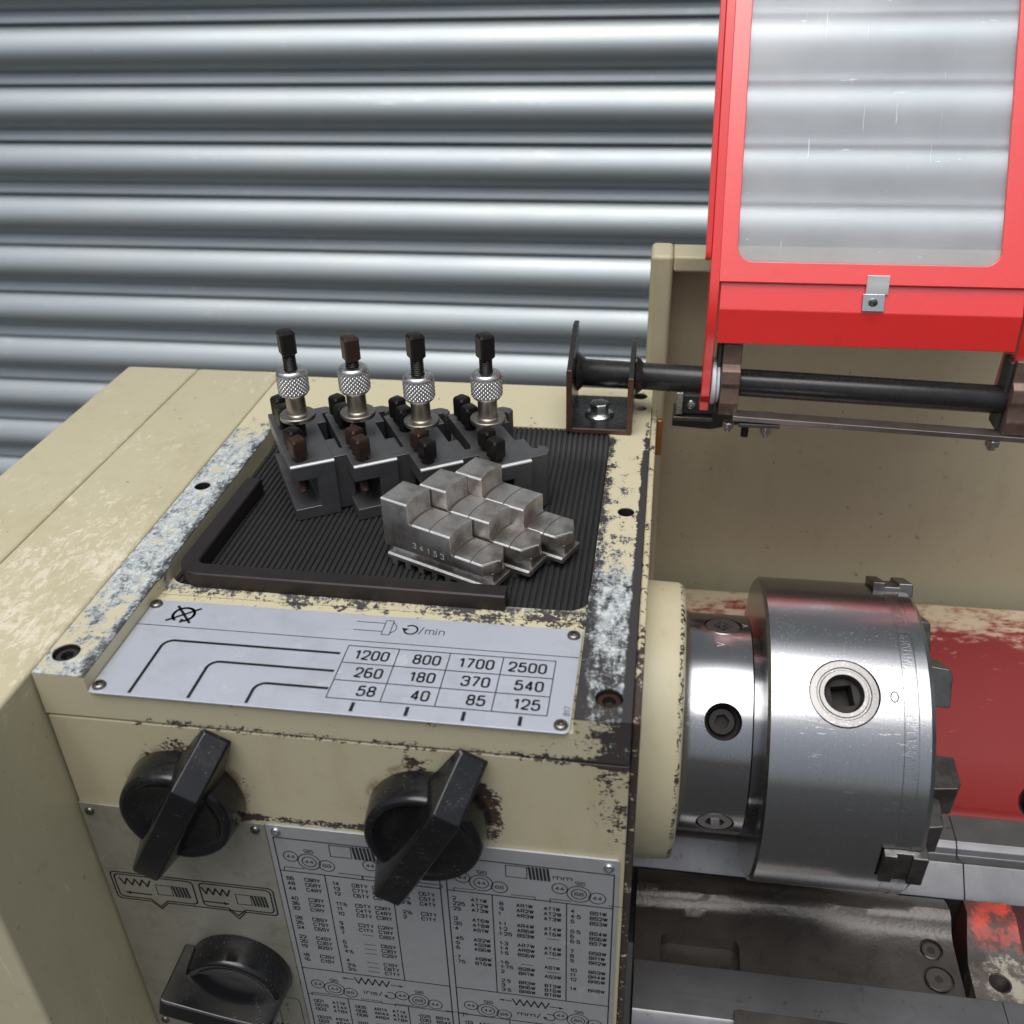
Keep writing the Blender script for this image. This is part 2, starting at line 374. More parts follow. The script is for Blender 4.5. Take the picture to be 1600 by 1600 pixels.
M['jaw'] = mat_jaw()
M['jaw_chuck'] = mat_jaw("chuck_jaw_steel", .30)  # same jaw steel darkened, shade on the chuck jaws mixed into the colour
M['bar'] = mat_oxide("dark_square_bar", (0.030, 0.025, 0.0245), .40)
M['rubber'] = mat_rubber()
M['galv'] = mat_galv()
M['red'] = mat_red("gloss_red_guard_paint", (0.95, 0.010, 0.006), .32, peel=.55)
M['tray'] = mat_red("dark_red_tray_paint", (0.215, 0.016, 0.016), .50, worn=True)
M['redcast'] = mat_redchip()
M['cast'] = mat_cast("oily_cast_iron", (0.032, 0.026, 0.022), (0.13, 0.12, 0.11), .29)
M['ways'] = mat_ways("ground_bed_ways")
M['poly'] = mat_poly()
M['zinc'] = mat_simple("zinc_plating", (0.66, 0.68, 0.68), 1.0, .27, .12, .3)
M['black'] = mat_simple("black_painted_tube", (0.014, 0.014, 0.015), .3, .27, .2, .12, .5, col2=(0.045, 0.043, 0.042))
M['brown'] = mat_simple("rusty_brown_steel", (0.32, 0.215, 0.175), .5, .45, .2, .25, .4, col2=(0.11, 0.07, 0.058))
M['copper_edge'] = mat_simple("rusted_cut_edge", (0.20, 0.09, 0.06), .5, .42, .2, .3, .2, col2=(0.06, 0.035, 0.03))
M['nylon'] = mat_simple("white_nylon", (0.72, 0.74, 0.76), 0, .4, .05)
M['darkgrey'] = mat_simple("dark_switch_steel", (0.10, 0.10, 0.10), .6, .45, .2, .2)
M['brass'] = mat_simple("brass_strip", (0.62, 0.33, 0.10), .9, .35, .1)
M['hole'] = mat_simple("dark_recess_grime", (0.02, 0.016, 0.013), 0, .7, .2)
M['screw'] = mat_simple("small_steel_screw", (0.30, 0.28, 0.25), 1.0, .32, .2, .4, .2)
M['socket'] = mat_turned("socket_ring_steel", (0.27, 0.262, 0.255), .38, .6)
M['ground'] = mat_simple("asphalt_yard", (0.045, 0.045, 0.044), 0, .8, .15, .01, .5, local=False)

# ------------------------------------------------------------------ mesh helper
PLOC = {}
class MB:
    def __init__(s): s.v = []; s.f = []; s.m = []
    def add(s, vs, fs, mi=0, mat=None):
        o = len(s.v)
        s.v += [tuple(mat @ Vector(q)) if mat else tuple(q) for q in vs]
        s.f += [tuple(i + o for i in f) for f in fs]; s.m += [mi]*len(fs); return s
    def box(s, x0, x1, y0, y1, z0, z1, mi=0, mat=None):
        return s.add([(x0,y0,z0),(x1,y0,z0),(x1,y1,z0),(x0,y1,z0),(x0,y0,z1),(x1,y0,z1),(x1,y1,z1),(x0,y1,z1)],
                     [(0,3,2,1),(4,5,6,7),(0,1,5,4),(1,2,6,5),(2,3,7,6),(3,0,4,7)], mi, mat)
    def prism(s, poly, axis, a, b, mi=0, mat=None):
        """poly = list of 2d points; axis x:(y,z) y:(x,z) z:(x,y)"""
        def p3(q, t): return {'x': (t, q[0], q[1]), 'y': (q[0], t, q[1]), 'z': (q[0], q[1], t)}[axis]
        n = len(poly); vs = [p3(q, a) for q in poly] + [p3(q, b) for q in poly]
        fs = [tuple(range(n))[::-1], tuple(range(n, 2*n))] + [(i, (i+1) % n, n+(i+1) % n, n+i) for i in range(n)]
        return s.add(vs, fs, mi, mat)
    def lathe(s, prof, axis='z', c=(0, 0, 0), seg=32, mi=0, mat=None, cap=True):
        """prof = [(radius, height)...] along axis"""
        vs = []; fs = []
        for r, h in prof:
            for k in range(seg):
                t = 2*PI*k/seg; u, w = r*math.cos(t), r*math.sin(t)
                q = {'z': (u, w, h), 'x': (h, u, w), 'y': (u, h, w)}[axis]
                vs.append((q[0]+c[0], q[1]+c[1], q[2]+c[2]))
        for i in range(len(prof)-1):
            for k in range(seg):
                a, b = i*seg+k, i*seg+(k+1) % seg
                fs.append((a, b, b+seg, a+seg))
        if cap:
            fs.append(tuple(range(seg))[::-1]); fs.append(tuple((len(prof)-1)*seg+k for k in range(seg)))
        return s.add(vs, fs, mi, mat)
    def build(s, name, mats, parent=None, bevel=0.0, seg=2, ang=35, smooth=True, off=None, weld=True):
        if off is None: off = PLOC.get(parent.name, Vector()) if parent else Vector()
        me = bpy.data.meshes.new(name)
        me.from_pydata([((a-off[0])*S, (b-off[1])*S, (c-off[2])*S) for a, b, c in s.v], [], s.f)
        if not isinstance(mats, (list, tuple)): mats = [mats]
        for k in mats: me.materials.append(k)
        me.polygons.foreach_set('material_index', s.m)
        bm = bmesh.new(); bm.from_mesh(me)
        if weld: bmesh.ops.remove_doubles(bm, verts=bm.verts, dist=1e-7)
        bmesh.ops.recalc_face_normals(bm, faces=bm.faces)
        bm.to_mesh(me); bm.free()
        ob = bpy.data.objects.new(name, me); COL.objects.link(ob)
        if parent: ob.parent = parent
        finish(ob, bevel, seg, ang, smooth)
        return ob
def finish(ob, bevel=0.0, seg=2, ang=35, smooth=True):
    me = ob.data
    if bevel:
        k = ob.modifiers.new("edge_rounding", 'BEVEL'); k.width = bevel*S; k.segments = seg; k.limit_method = 'ANGLE'; k.angle_limit = math.radians(ang)
        k.harden_normals = True; k.use_clamp_overlap = True
        me.polygons.foreach_set('use_smooth', [True]*len(me.polygons))
    elif smooth:
        me.polygons.foreach_set('use_smooth', [True]*len(me.polygons))
        bm = bmesh.new(); bm.from_mesh(me)
        for e in bm.edges:
            if len(e.link_faces) == 2 and e.calc_face_angle(0) > math.radians(ang): e.smooth = False
        bm.to_mesh(me); bm.free()
    me.update()
def cut(ob, mb):
    """subtract the solid in mb (same coordinates as ob's mesh was written in) from ob"""
    off = PLOC.get(ob.parent.name, Vector()) if ob.parent else Vector()
    c = mb.build("cutter", [], None, smooth=False, off=off)
    md = [k for k in ob.modifiers]
    save = [(k.width, k.segments, k.angle_limit) for k in md]
    for k in md: ob.modifiers.remove(k)
    b = ob.modifiers.new("b", 'BOOLEAN'); b.operation = 'DIFFERENCE'; b.solver = 'EXACT'; b.object = c
    pm = ob.parent; ob.parent = None
    dg = bpy.context.evaluated_depsgraph_get(); dg.update()
    me = bpy.data.meshes.new_from_object(ob.evaluated_get(dg))
    ob.modifiers.clear(); old = ob.data; ob.data = me; me.name = old.name; bpy.data.meshes.remove(old)
    bpy.data.objects.remove(c, do_unlink=True); ob.parent = pm
    return ob
def thing(name, label, cat, loc=(0, 0, 0), rotz=0.0, group=None, local=False):
    o = bpy.data.objects.new(name, None); COL.objects.link(o); o.empty_display_size = .01
    o.location = Vector(loc)*S; o.rotation_euler = (0, 0, rotz)
    o['label'] = label; o['category'] = cat
    if group: o['group'] = group
    PLOC[o.name] = Vector((0, 0, 0)) if local else Vector(loc)
    return o
def part_loc(ob, parent):            # sub-parts written in the same coordinates as their part
    PLOC[ob.name] = PLOC[parent.name]; return ob
def copy_tree(o, parent=None):
    c = o.copy(); COL.objects.link(c); c.parent = parent
    for ch in list(o.children): copy_tree(ch, c)
    return c
def rrect(x0, x1, y0, y1, r, n=5):
    out = []
    for cx, cy, a0 in ((x1-r, y0+r, -90), (x1-r, y1-r, 0), (x0+r, y1-r, 90), (x0+r, y0+r, 180)):
        for k in range(n+1):
            t = math.radians(a0 + 90*k/n); out.append((cx+r*math.cos(t), cy+r*math.sin(t)))
    return out
def ngon(n, r, c=(0, 0), a0=0.0): return [(c[0]+r*math.cos(a0+2*PI*k/n), c[1]+r*math.sin(a0+2*PI*k/n)) for k in range(n)]

# ---- a small stroke alphabet (unit capital height)
FRAC = {"\u00bd": ("1", "2"), "\u00bc": ("1", "4"), "\u00be": ("3", "4"), "\u215e": ("7", "8")}
WID = {'1': .62, '/': .75, 'm': 1.5, 'i': .12, 'n': .9, 's': .85, '\u00b7': .2, 'W': 1.3, 'M': 1.2}
def rounded(pts, r, closed=False, n=5):
    P_ = [Vector(q) for q in pts]; out = []; N = len(P_)
    for i, q in enumerate(P_):
        if not closed and i in (0, N-1): out.append(q); continue
        a, b = P_[i-1], P_[(i+1) % N]; da, db = (a-q), (b-q)
        co = da.normalized().dot(db.normalized())
        rr = r if co > -.45 and co < .35 else (r*.6 if co <= -.45 else 0)
        rr = min(rr, da.length*.5, db.length*.5)
        if rr < 1e-3: out.append(q); continue
        p0, p2 = q + da.normalized()*rr, q + db.normalized()*rr
        for k in range(n+1):
            t = k/n; out.append(p0*(1-t)**2 + q*2*t*(1-t) + p2*t*t)
    return [(v.x, v.y) for v in out]
def glyph(ch, w, r):
    O = lambda *p: (rounded(p, r), False); C_ = lambda *p: (rounded(p, r), True and False) 
    def CL(*p): return (rounded(p, r, True), True)
    X = lambda *p: (list(p), False)
    return {
     '0': lambda: [CL((0,0),(w,0),(w,1),(0,1))], '1': lambda: [X((0,.78),(w*.75,1)), X((w*.75,1),(w*.75,0))],
     '2': lambda: [O((0,.70),(0,1),(w,1),(w,.52),(0,.02),(0,0)), X((0,0),(w,0))],
     '3': lambda: [O((0,.74),(0,1),(w,1),(w,.54),(w*.35,.54)), O((w*.35,.54),(w,.54),(w,0),(0,0),(0,.26))],
     '4': lambda: [X((w*.74,0),(w*.74,1)), X((w*.74,1),(0,.27)), X((0,.27),(w*1.05,.27))],
     '5': lambda: [X((w*.95,1),(w*.1,1)), X((w*.1,1),(w*.04,.48)), O((w*.04,.48),(w*.1,.63),(w,.63),(w,0),(0,0),(0,.24))],
     '6': lambda: [O((w*.92,1),(0,1),(0,0),(w,0),(w,.58),(0,.58))], '7': lambda: [X((0,1),(w,1)), X((w,1),(w*.3,0))],
     '8': lambda: [CL((w*.05,.53),(w*.95,.53),(w*.95,1),(w*.05,1)), CL((0,0),(w,0),(w,.53),(0,.53))],
     '9': lambda: [O((w*.08,0),(w,0),(w,1),(0,1),(0,.42),(w,.42))],
     'A': lambda: [X((0,0),(w/2,1)), X((w/2,1),(w,0)), X((w*.18,.33),(w*.82,.33))],
     'B': lambda: [O((0,.53),(w*.95,.53),(w*.95,1),(0,1)), O((0,.53),(w,.53),(w,0),(0,0)), X((0,0),(0,1))],
     'C': lambda: [O((w,.74),(w,1),(0,1),(0,0),(w,0),(w,.26))], 'R': lambda: [X((0,0),(0,1)), O((0,1),(w,1),(w,.45),(0,.45)), X((w*.55,.45),(w,0))],
     'S': lambda: [O((w,.76),(w,1),(0,1),(0,.52),(w,.52),(w,0),(0,0),(0,.24))], 'T': lambda: [X((0,1),(w,1)), X((w/2,1),(w/2,0))],
     'W': lambda: [X((0,1),(w*.26,0)), X((w*.26,0),(w*.5,1)), X((w*.5,1),(w*.74,0)), X((w*.74,0),(w,1))],
     'X': lambda: [X((0,0),(w,1)), X((0,1),(w,0))], 'Y': lambda: [X((0,1),(w/2,.48)), X((w,1),(w/2,.48)), X((w/2,.48),(w/2,0))],
     '/': lambda: [X((0,-.1),(w*.9,1.1))], '\u00b7': lambda: [X((0,.42),(0,.58))],
     'm': lambda: [X((0,0),(0,.7)), O((0,.7),(w/2,.7),(w/2,0)), O((w/2,.7),(w,.7),(w,0))], 'n': lambda: [X((0,0),(0,.7)), O((0,.7),(w,.7),(w,0))],
     'i': lambda: [X((0,0),(0,.7)), X((0,.84),(0,1))], 's': lambda: [O((w,.56),(w,.7),(0,.7),(0,.37),(w,.37),(w,0),(0,0),(0,.14))],
    }.get(ch, lambda: [])()

# ---- print: lettering and line work as thin flat ink laid on a plate
class Ink:
    def __init__(s, org, ux, uy, un): s.o, s.ux, s.uy, s.un = Vector(org), Vector(ux), Vector(uy), Vector(un); s.mb = MB()
    def P(s, a, b): return tuple(s.o + s.ux*a + s.uy*b)
    def text(s, body, a, b, size, align='L', sx=1.0, rot=0.0, bold=0.0, r=.22, wt=.165, gw=.66, gap=.24):
        """strokes of even weight; size = em, capitals are 0.72 em high"""
        cap = size*.72; items = []; x = 0.0
        for ch in body:
            if ch == ' ': x += .5; continue
            if ch in FRAC:
                n_, d_ = FRAC[ch]
                items += [(n_, x, .42, .56), ('/', x+.26, 0, 1.0), (d_, x+.62, -.08, .56)]; x += 1.0 + gap; continue
            w = gw*WID.get(ch, 1.0); items.append((ch, x, 0, 1.0)); x += w + gap
        tot = x - gap; sh = {'L': 0, 'C': -tot/2, 'R': -tot}[align]
        c, d = math.cos(rot), math.sin(rot)
        for ch, x0, y0, k in items:
            for pts, closed in glyph(ch, gw*WID.get(ch, 1.0), r):
                out = []
                for px, py in pts:
                    qx, qy = (x0 + px*k + sh)*cap*sx, (y0 + py*k - .5)*cap
                    out.append(Vector((a + c*qx - d*qy, b + d*qx + c*qy)))
                s.stroke(out, wt*cap*(.85 if k < 1 else 1), closed)
    def stroke(s, p, w, closed):
        n = len(p); L = []; R_ = []
        for i in range(n):
            d0 = (p[i]-p[i-1]) if (i > 0 or closed) else (p[1]-p[0]); d1 = (p[(i+1) % n]-p[i]) if (i < n-1 or closed) else (p[n-1]-p[n-2])
            if d0.length < 1e-9: d0 = d1
            if d1.length < 1e-9: d1 = d0
            d0 = d0.normalized(); d1 = d1.normalized(); t = d0 + d1
            if t.length < 1e-3: t = d0
            t.normalize(); nn = Vector((-t.y, t.x)); m = 1/max(.45, nn.dot(Vector((-d0.y, d0.x))))
            L.append(p[i]+nn*w/2*m); R_.append(p[i]-nn*w/2*m)
        vs = [s.P(*q) for q in L] + [s.P(*q) for q in R_]
        s.mb.add(vs, [(i, (i+1) % n, n+(i+1) % n, n+i) for i in range(n if closed else n-1)])
    def line(s, pts, w, close=False):
        if close: pts = list(pts) + [pts[0]]
        for i in range(len(pts)-1):
            p, q = Vector(pts[i]), Vector(pts[i+1]); d = (q-p)
            if d.length < 1e-6: continue
            d.normalize(); n = Vector((-d.y, d.x))*w/2; e = d*w*0.35
            a, b = p-e, q+e
            s.mb.add([s.P(*(a+n)), s.P(*(a-n)), s.P(*(b-n)), s.P(*(b+n))], [(0, 1, 2, 3)])
    def poly(s, pts): s.mb.add([s.P(*q) for q in pts], [tuple(range(len(pts)))])
    def circle(s, a, b, r, w, n=28, a0=0, a1=360):
        pts = [(a+r*math.cos(math.radians(a0+(a1-a0)*k/n)), b+r*math.sin(math.radians(a0+(a1-a0)*k/n))) for k in range(n+1)]
        s.line(pts, w)
    def arrow(s, p, q, w, hl, hw):
        p, q = Vector(p), Vector(q); d = (q-p).normalized(); n = Vector((-d.y, d.x)); b = q-d*hl
        s.line([p, b], w); s.poly([q, b+n*hw/2, b-n*hw/2])
    def build(s, name, mat, parent): return s.mb.build(name, mat, parent, smooth=False, weld=False)

# ================================================================== ROLLER SHUTTER + YARD
def build_setting():
    mb = MB(); mb.box(-40000, 40000, -60000, 1100, -1130, -1100)
    g = mb.build("ground", M['ground'], None, smooth=False); g['kind'] = 'structure'
    t = thing("roller_shutter", "tall galvanised steel roller shutter of rounded slats behind the lathe", "roller shutter", (0, 1040, -1100))
    PITCH = 73.4; YS = 1036.0
    prof = [(9.6, -0.2), (8.2, -0.9)]
    keys = [(0, 56), (3, 47), (21, 25), (28, 9), (34, -8), (46, -38), (55, -66)]       # facing angle of the skin down the belly
    yy = 7.6
    for k in range(1, 56):
        j = max(i for i in range(len(keys)) if keys[i][0] <= k - .5) if k < 55.5 else len(keys)-1
        t0, a0 = keys[min(j, len(keys)-2)]; t1, a1 = keys[min(j, len(keys)-2)+1]
        a = a0 + (a1-a0)*min(1, (k-.5-t0)/(t1-t0)); yy -= math.tan(math.radians(a))
        if k % 2 == 1 or k < 8: prof.append((yy, -0.9 - k))
    y1 = yy
    prof += [(y1+2.4, -56.2), (y1+1.8, -57.2), (y1-.6, -62.0), (y1-.3, -62.7), (y1-2.9, -67.8), (y1-3.7, -70.0), (y1-2.6, -71.3), (9.6, -71.9), (9.7, -72.8)]
    mb = MB(); n = len(prof)
    # front skin extruded in X, closed at the back to give the slat its thickness
    poly = prof + [(12.5, -72.8), (12.5, -0.2)]
    mb.prism([(YS + a, b) for a, b in poly], 'x', -2600, 2600)
    z_line = 160.5
    zs = []; k = -40
    z = z_line + PITCH*44
    while z > -1100 + PITCH: zs.append(z); z -= PITCH
    first = None
    for z in zs:
        if first is None:
            first = mb.build("slat", M['galv'], t, smooth=True, ang=40, off=Vector((0, 1040, 0))); ob = first
        else:
            ob = first.copy(); COL.objects.link(ob)
        ob.location = (0, random.uniform(-.8, .8)*S, (z + 1100 + random.uniform(-.7, .7))*S); ob.rotation_euler = (random.uniform(-.012, .012), random.uniform(-.0006, .0006), 0)
build_setting()

# ================================================================== HEADSTOCK
HS = thing("lathe_headstock", "cream painted lathe headstock with speed plate, thread chart and black knobs", "headstock", (-132, 160, -320))
AXY, AXZ = 110.0, -97.93

def build_headstock():
    # casting below the lid
    mb = MB(); mb.box(-264.5, -0.2, 0.3, 322, -320, -25.5)
    casting = mb.build("casting", M['front'], HS, bevel=.9)
    # lid with tray
    mb = MB(); mb.box(-264.5, -0.4, 0, 322, -23.9, 0)
    lid = mb.build("lid", M['lid'], HS, smooth=False)
    c = MB(); c.box(-240, -24.2, -10, 72.6, -8.6, 10); cut(lid, c)
    c = MB(); c.prism(rrect(-241, -24.2, 81.5, 259, 11), 'z', -12, 10); cut(lid, c)
    c = MB(); c.box(-239.2, -24.6, 66, 100, -7.9, 10); cut(lid, c)
    holes = [(-256.2, 14.8, 6.2, 7), (-256, 165.5, 4.6, 14), (-10.4, 13.7, 6.0, 5), (-10.7, 162.6, 4.6, 14), (-8.6, 311.4, 5.0, 12), (-7.0, 292.8, 3.4, 12)]
    for hx, hy, r, d in holes:
        c = MB(); c.lathe([(r, -d), (r, 5)], 'z', (hx, hy, 0), 28); cut(lid, c)
    finish(lid, bevel=1.0, seg=2, ang=40)
    part_loc(lid, HS)
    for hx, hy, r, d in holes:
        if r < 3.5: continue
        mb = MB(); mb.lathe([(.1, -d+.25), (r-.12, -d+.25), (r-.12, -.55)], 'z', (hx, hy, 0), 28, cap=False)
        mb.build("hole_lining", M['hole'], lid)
    # cap screws in two of the holes
    for hx, hy, r, hd, mt in ((-10.4, 13.7, 5.3, -1.8, M['oxide_brown']), (-256.2, 14.8, 5.4, -1.9, M['hole'])):
        mb = MB(); mb.lathe([(r, -6.2), (r, hd-.5), (r-.5, hd), (2.9, hd)], 'z', (hx, hy, 0), 28, cap=False)
        hexp = ngon(6, 2.9, (hx, hy), .3)
        sc = mb.build("cap_screw", mt, HS); part_loc(sc, HS)
        m2 = MB(); o = len(m2.v); m2.add([(a, b, hd-.02) for a, b in hexp] + [(a, b, hd-3) for a, b in hexp], [tuple(range(6, 12))] + [(i, (i+1) % 6, 6+(i+1) % 6, 6+i) for i in range(6)])
        ring = [(hx+2.95*math.cos(t*PI/14), hy+2.95*math.sin(t*PI/14), hd-.01) for t in range(28)]
        m2.build("hex_socket", M['hole'], sc)
    # spindle end disc
    mb = MB(); mb.lathe([(40, -.3), (74.4, -.3), (74.2, 8), (73.9, 19.6), (73.2, 21.8), (71.6, 23.2), (69.5, 23.7), (40, 23.7)], 'x', (0, AXY, AXZ), 128)
    mb.build("spindle_disc", M['disc'], HS, ang=50)
    # dark side rail where lid meets the disc (casting lip)
    mb = MB(); mb.box(-.3, 3.4, 2.5, 300, -318, -2.2); mb.build("side_plate", M['lid_side'], HS, bevel=1.2)
M['lid_side'] = mat_cream("cream_side_plate", lambda g, x, y, z: g.step(y, 90, 5)*0.12 + 0.05)
build_headstock()

def small_screw(parent, c, axis, r=3.0, h=1.5, cross=False, mat=None):
    """domed screw head with a star socket; axis 'z' looks up, 'y' looks to the front (-y)"""
    mb = MB()
    prof = [(r, 0), (r*1.0, h*.35), (r*.86, h*.8), (r*.6, h), (r*.42, h), (r*.36, h*.35), (.05, h*.3)]
    if axis == 'z': mb.lathe(prof, 'z', c, 20)
    else: mb.lathe([(a, -b) for a, b in prof], 'y', c, 20)
    return mb.build("screw", mat or M['screw'], parent, ang=50)

def build_speed_plate():
    mb = MB(); mb.prism(rrect(-239.6, -25.6, -1.6, 66.6, 3), 'z', -8.2, -7.3)
    sp = mb.build("speed_plate", M['alu'], HS, bevel=.25); part_loc(sp, HS)
    for c in ((-237.0, 62.6, -7.3), (-235.6, 2.9, -7.3), (-29.7, 61.8, -7.3), (-29.6, 2.6, -7.3)): small_screw(sp, c, 'z', 3.1, 1.7)
    k = Ink((0, 0, -7.18), (1, 0, 0), (0, 1, 0), (0, 0, 1))
    k.line([(-239.3, 47), (-25.9, 46.6)], .38)
    def pathL(x0, yt, x1, r=5):
        pts = [(x0, 0.0), (x0, yt-r)] + [(x0+r-r*math.cos(math.radians(t)), yt-r+r*math.sin(math.radians(t))) for t in range(10, 90, 10)] + [(x0+r, yt), (x1, yt)]
        k.stroke([Vector(q) for q in pts], 1.5, False)
    pathL(-220.3, 37.0, -135); pathL(-192.8, 24.8, -134.2); pathL(-166.2, 13.3, -133.4)
    xs = [-132.6, -108.4, -84.4, -59.8, -36.0]; ys = [43, 31.1, 19.3, 7.6]
    for x in xs: k.line([(x, ys[0]), (x, ys[-1])], .45)
    for y in ys: k.line([(xs[0], y), (xs[-1], y)], .5)
    rows = [["1200", "800", "1700", "2500"], ["260", "180", "370", "540"], ["58", "40", "85", "125"]]
    for r, row in enumerate(rows):
        for c, tx in enumerate(row): k.text(tx, xs[c+1]-3.9, (ys[r]+ys[r+1])/2, 8.1, 'R', 1.0, r=.30, wt=.172, gw=.50, gap=.27)
    for x in (-119.6, -95.6, -71.0, -46.8): k.line([(x, .9), (x, 5.4)], 1.6)
    # no-change-while-running symbol
    k.circle(-220, 56.4, 5.2, 1.35, 32, -62, 238)
    k.line([(-226.6, 51.2), (-213.4, 61.6)], 1.35); k.line([(-225.2, 62.4), (-214.6, 50.6)], 1.35)
    k.poly([(-216.6, 51.9), (-219.8, 49.7), (-220.0, 53.2)])
    # spindle symbol
    k.line([(-133.8, 61.0), (-119.8, 61.0)], .36); k.line([(-133.8, 54.8), (-119.8, 54.8)], .36)
    k.line([(-119.8, 63.2), (-116.0, 63.2), (-116.0, 52.6), (-119.8, 52.6)], .36, True)
    k.line([(-116.0, 62.0), (-113.8, 59.6), (-113.8, 56.2), (-116.0, 53.8)], .36)
    k.circle(-106.6, 57.6, 3.2, .8, 24, -150, 130); k.poly([(-111.2, 58.6), (-107.6, 58.3), (-109.6, 55.6)][::1])
    k.text("/min", -102.4, 57.4, 6.4, 'L', 1.0, r=.3, wt=.10, gw=.56, gap=.26)
    k.text("817", -27.9, 11.5, 3.4, 'C', 1.0, rot=PI/2, r=.3, wt=.12)
    k.build("lettering", M['ink'], sp)
build_speed_plate()

def lead_screw(k, x, z, w, h, n, lw):
    pts = [(x, z+h/2)]
    for i in range(n*2): pts.append((x + w*(i+1)/(n*2), z + (h/2 if i % 2 else -h/2)))
    k.line(pts, lw)
def thread_icon(k, x, z, w, h, n):
    k.line([(x, z+h/2), (x+w*.48, z+h/2), (x+w*.48, z-h/2), (x, z-h/2)], .45, True)
    for i in range(n):
        a = x + w*.50 + w*.5*i/n; d = w*.5/n
        k.poly([(a, z+h/2+.4), (a+d*.72, z+h/2+.4), (a+d*1.2, z-h/2-.4), (a+d*.48, z-h/2-.4)])
def gears(k, x, z, mid, a="44", c="88", top="96"):
    for dx, dz, r, tx in ((-9, 2.6, 3.6, a), (8.6, -1.6, 3.9, c)):
        k.circle(x+dx, z+dz, r, .46, 24); k.text(tx, x+dx, z+dz, 3.0, 'C', 1.2)
    k.circle(x, z, 5.6, .46, 28); k.circle(x, z, 3.5, .46, 24); k.text(mid, x, z, 3.0, 'C', 1.2); k.text(top, x+.6, z+7.6, 3.1, 'C', 1.3)
    k.line([(x-13.5, z-8.2), (x-13.5, z-5.6), (x-3.5, z-5.6)], .42); k.line([(x+14, z-6.0), (x+25.5, z-6.0), (x+25.5, z-8.0)], .42)

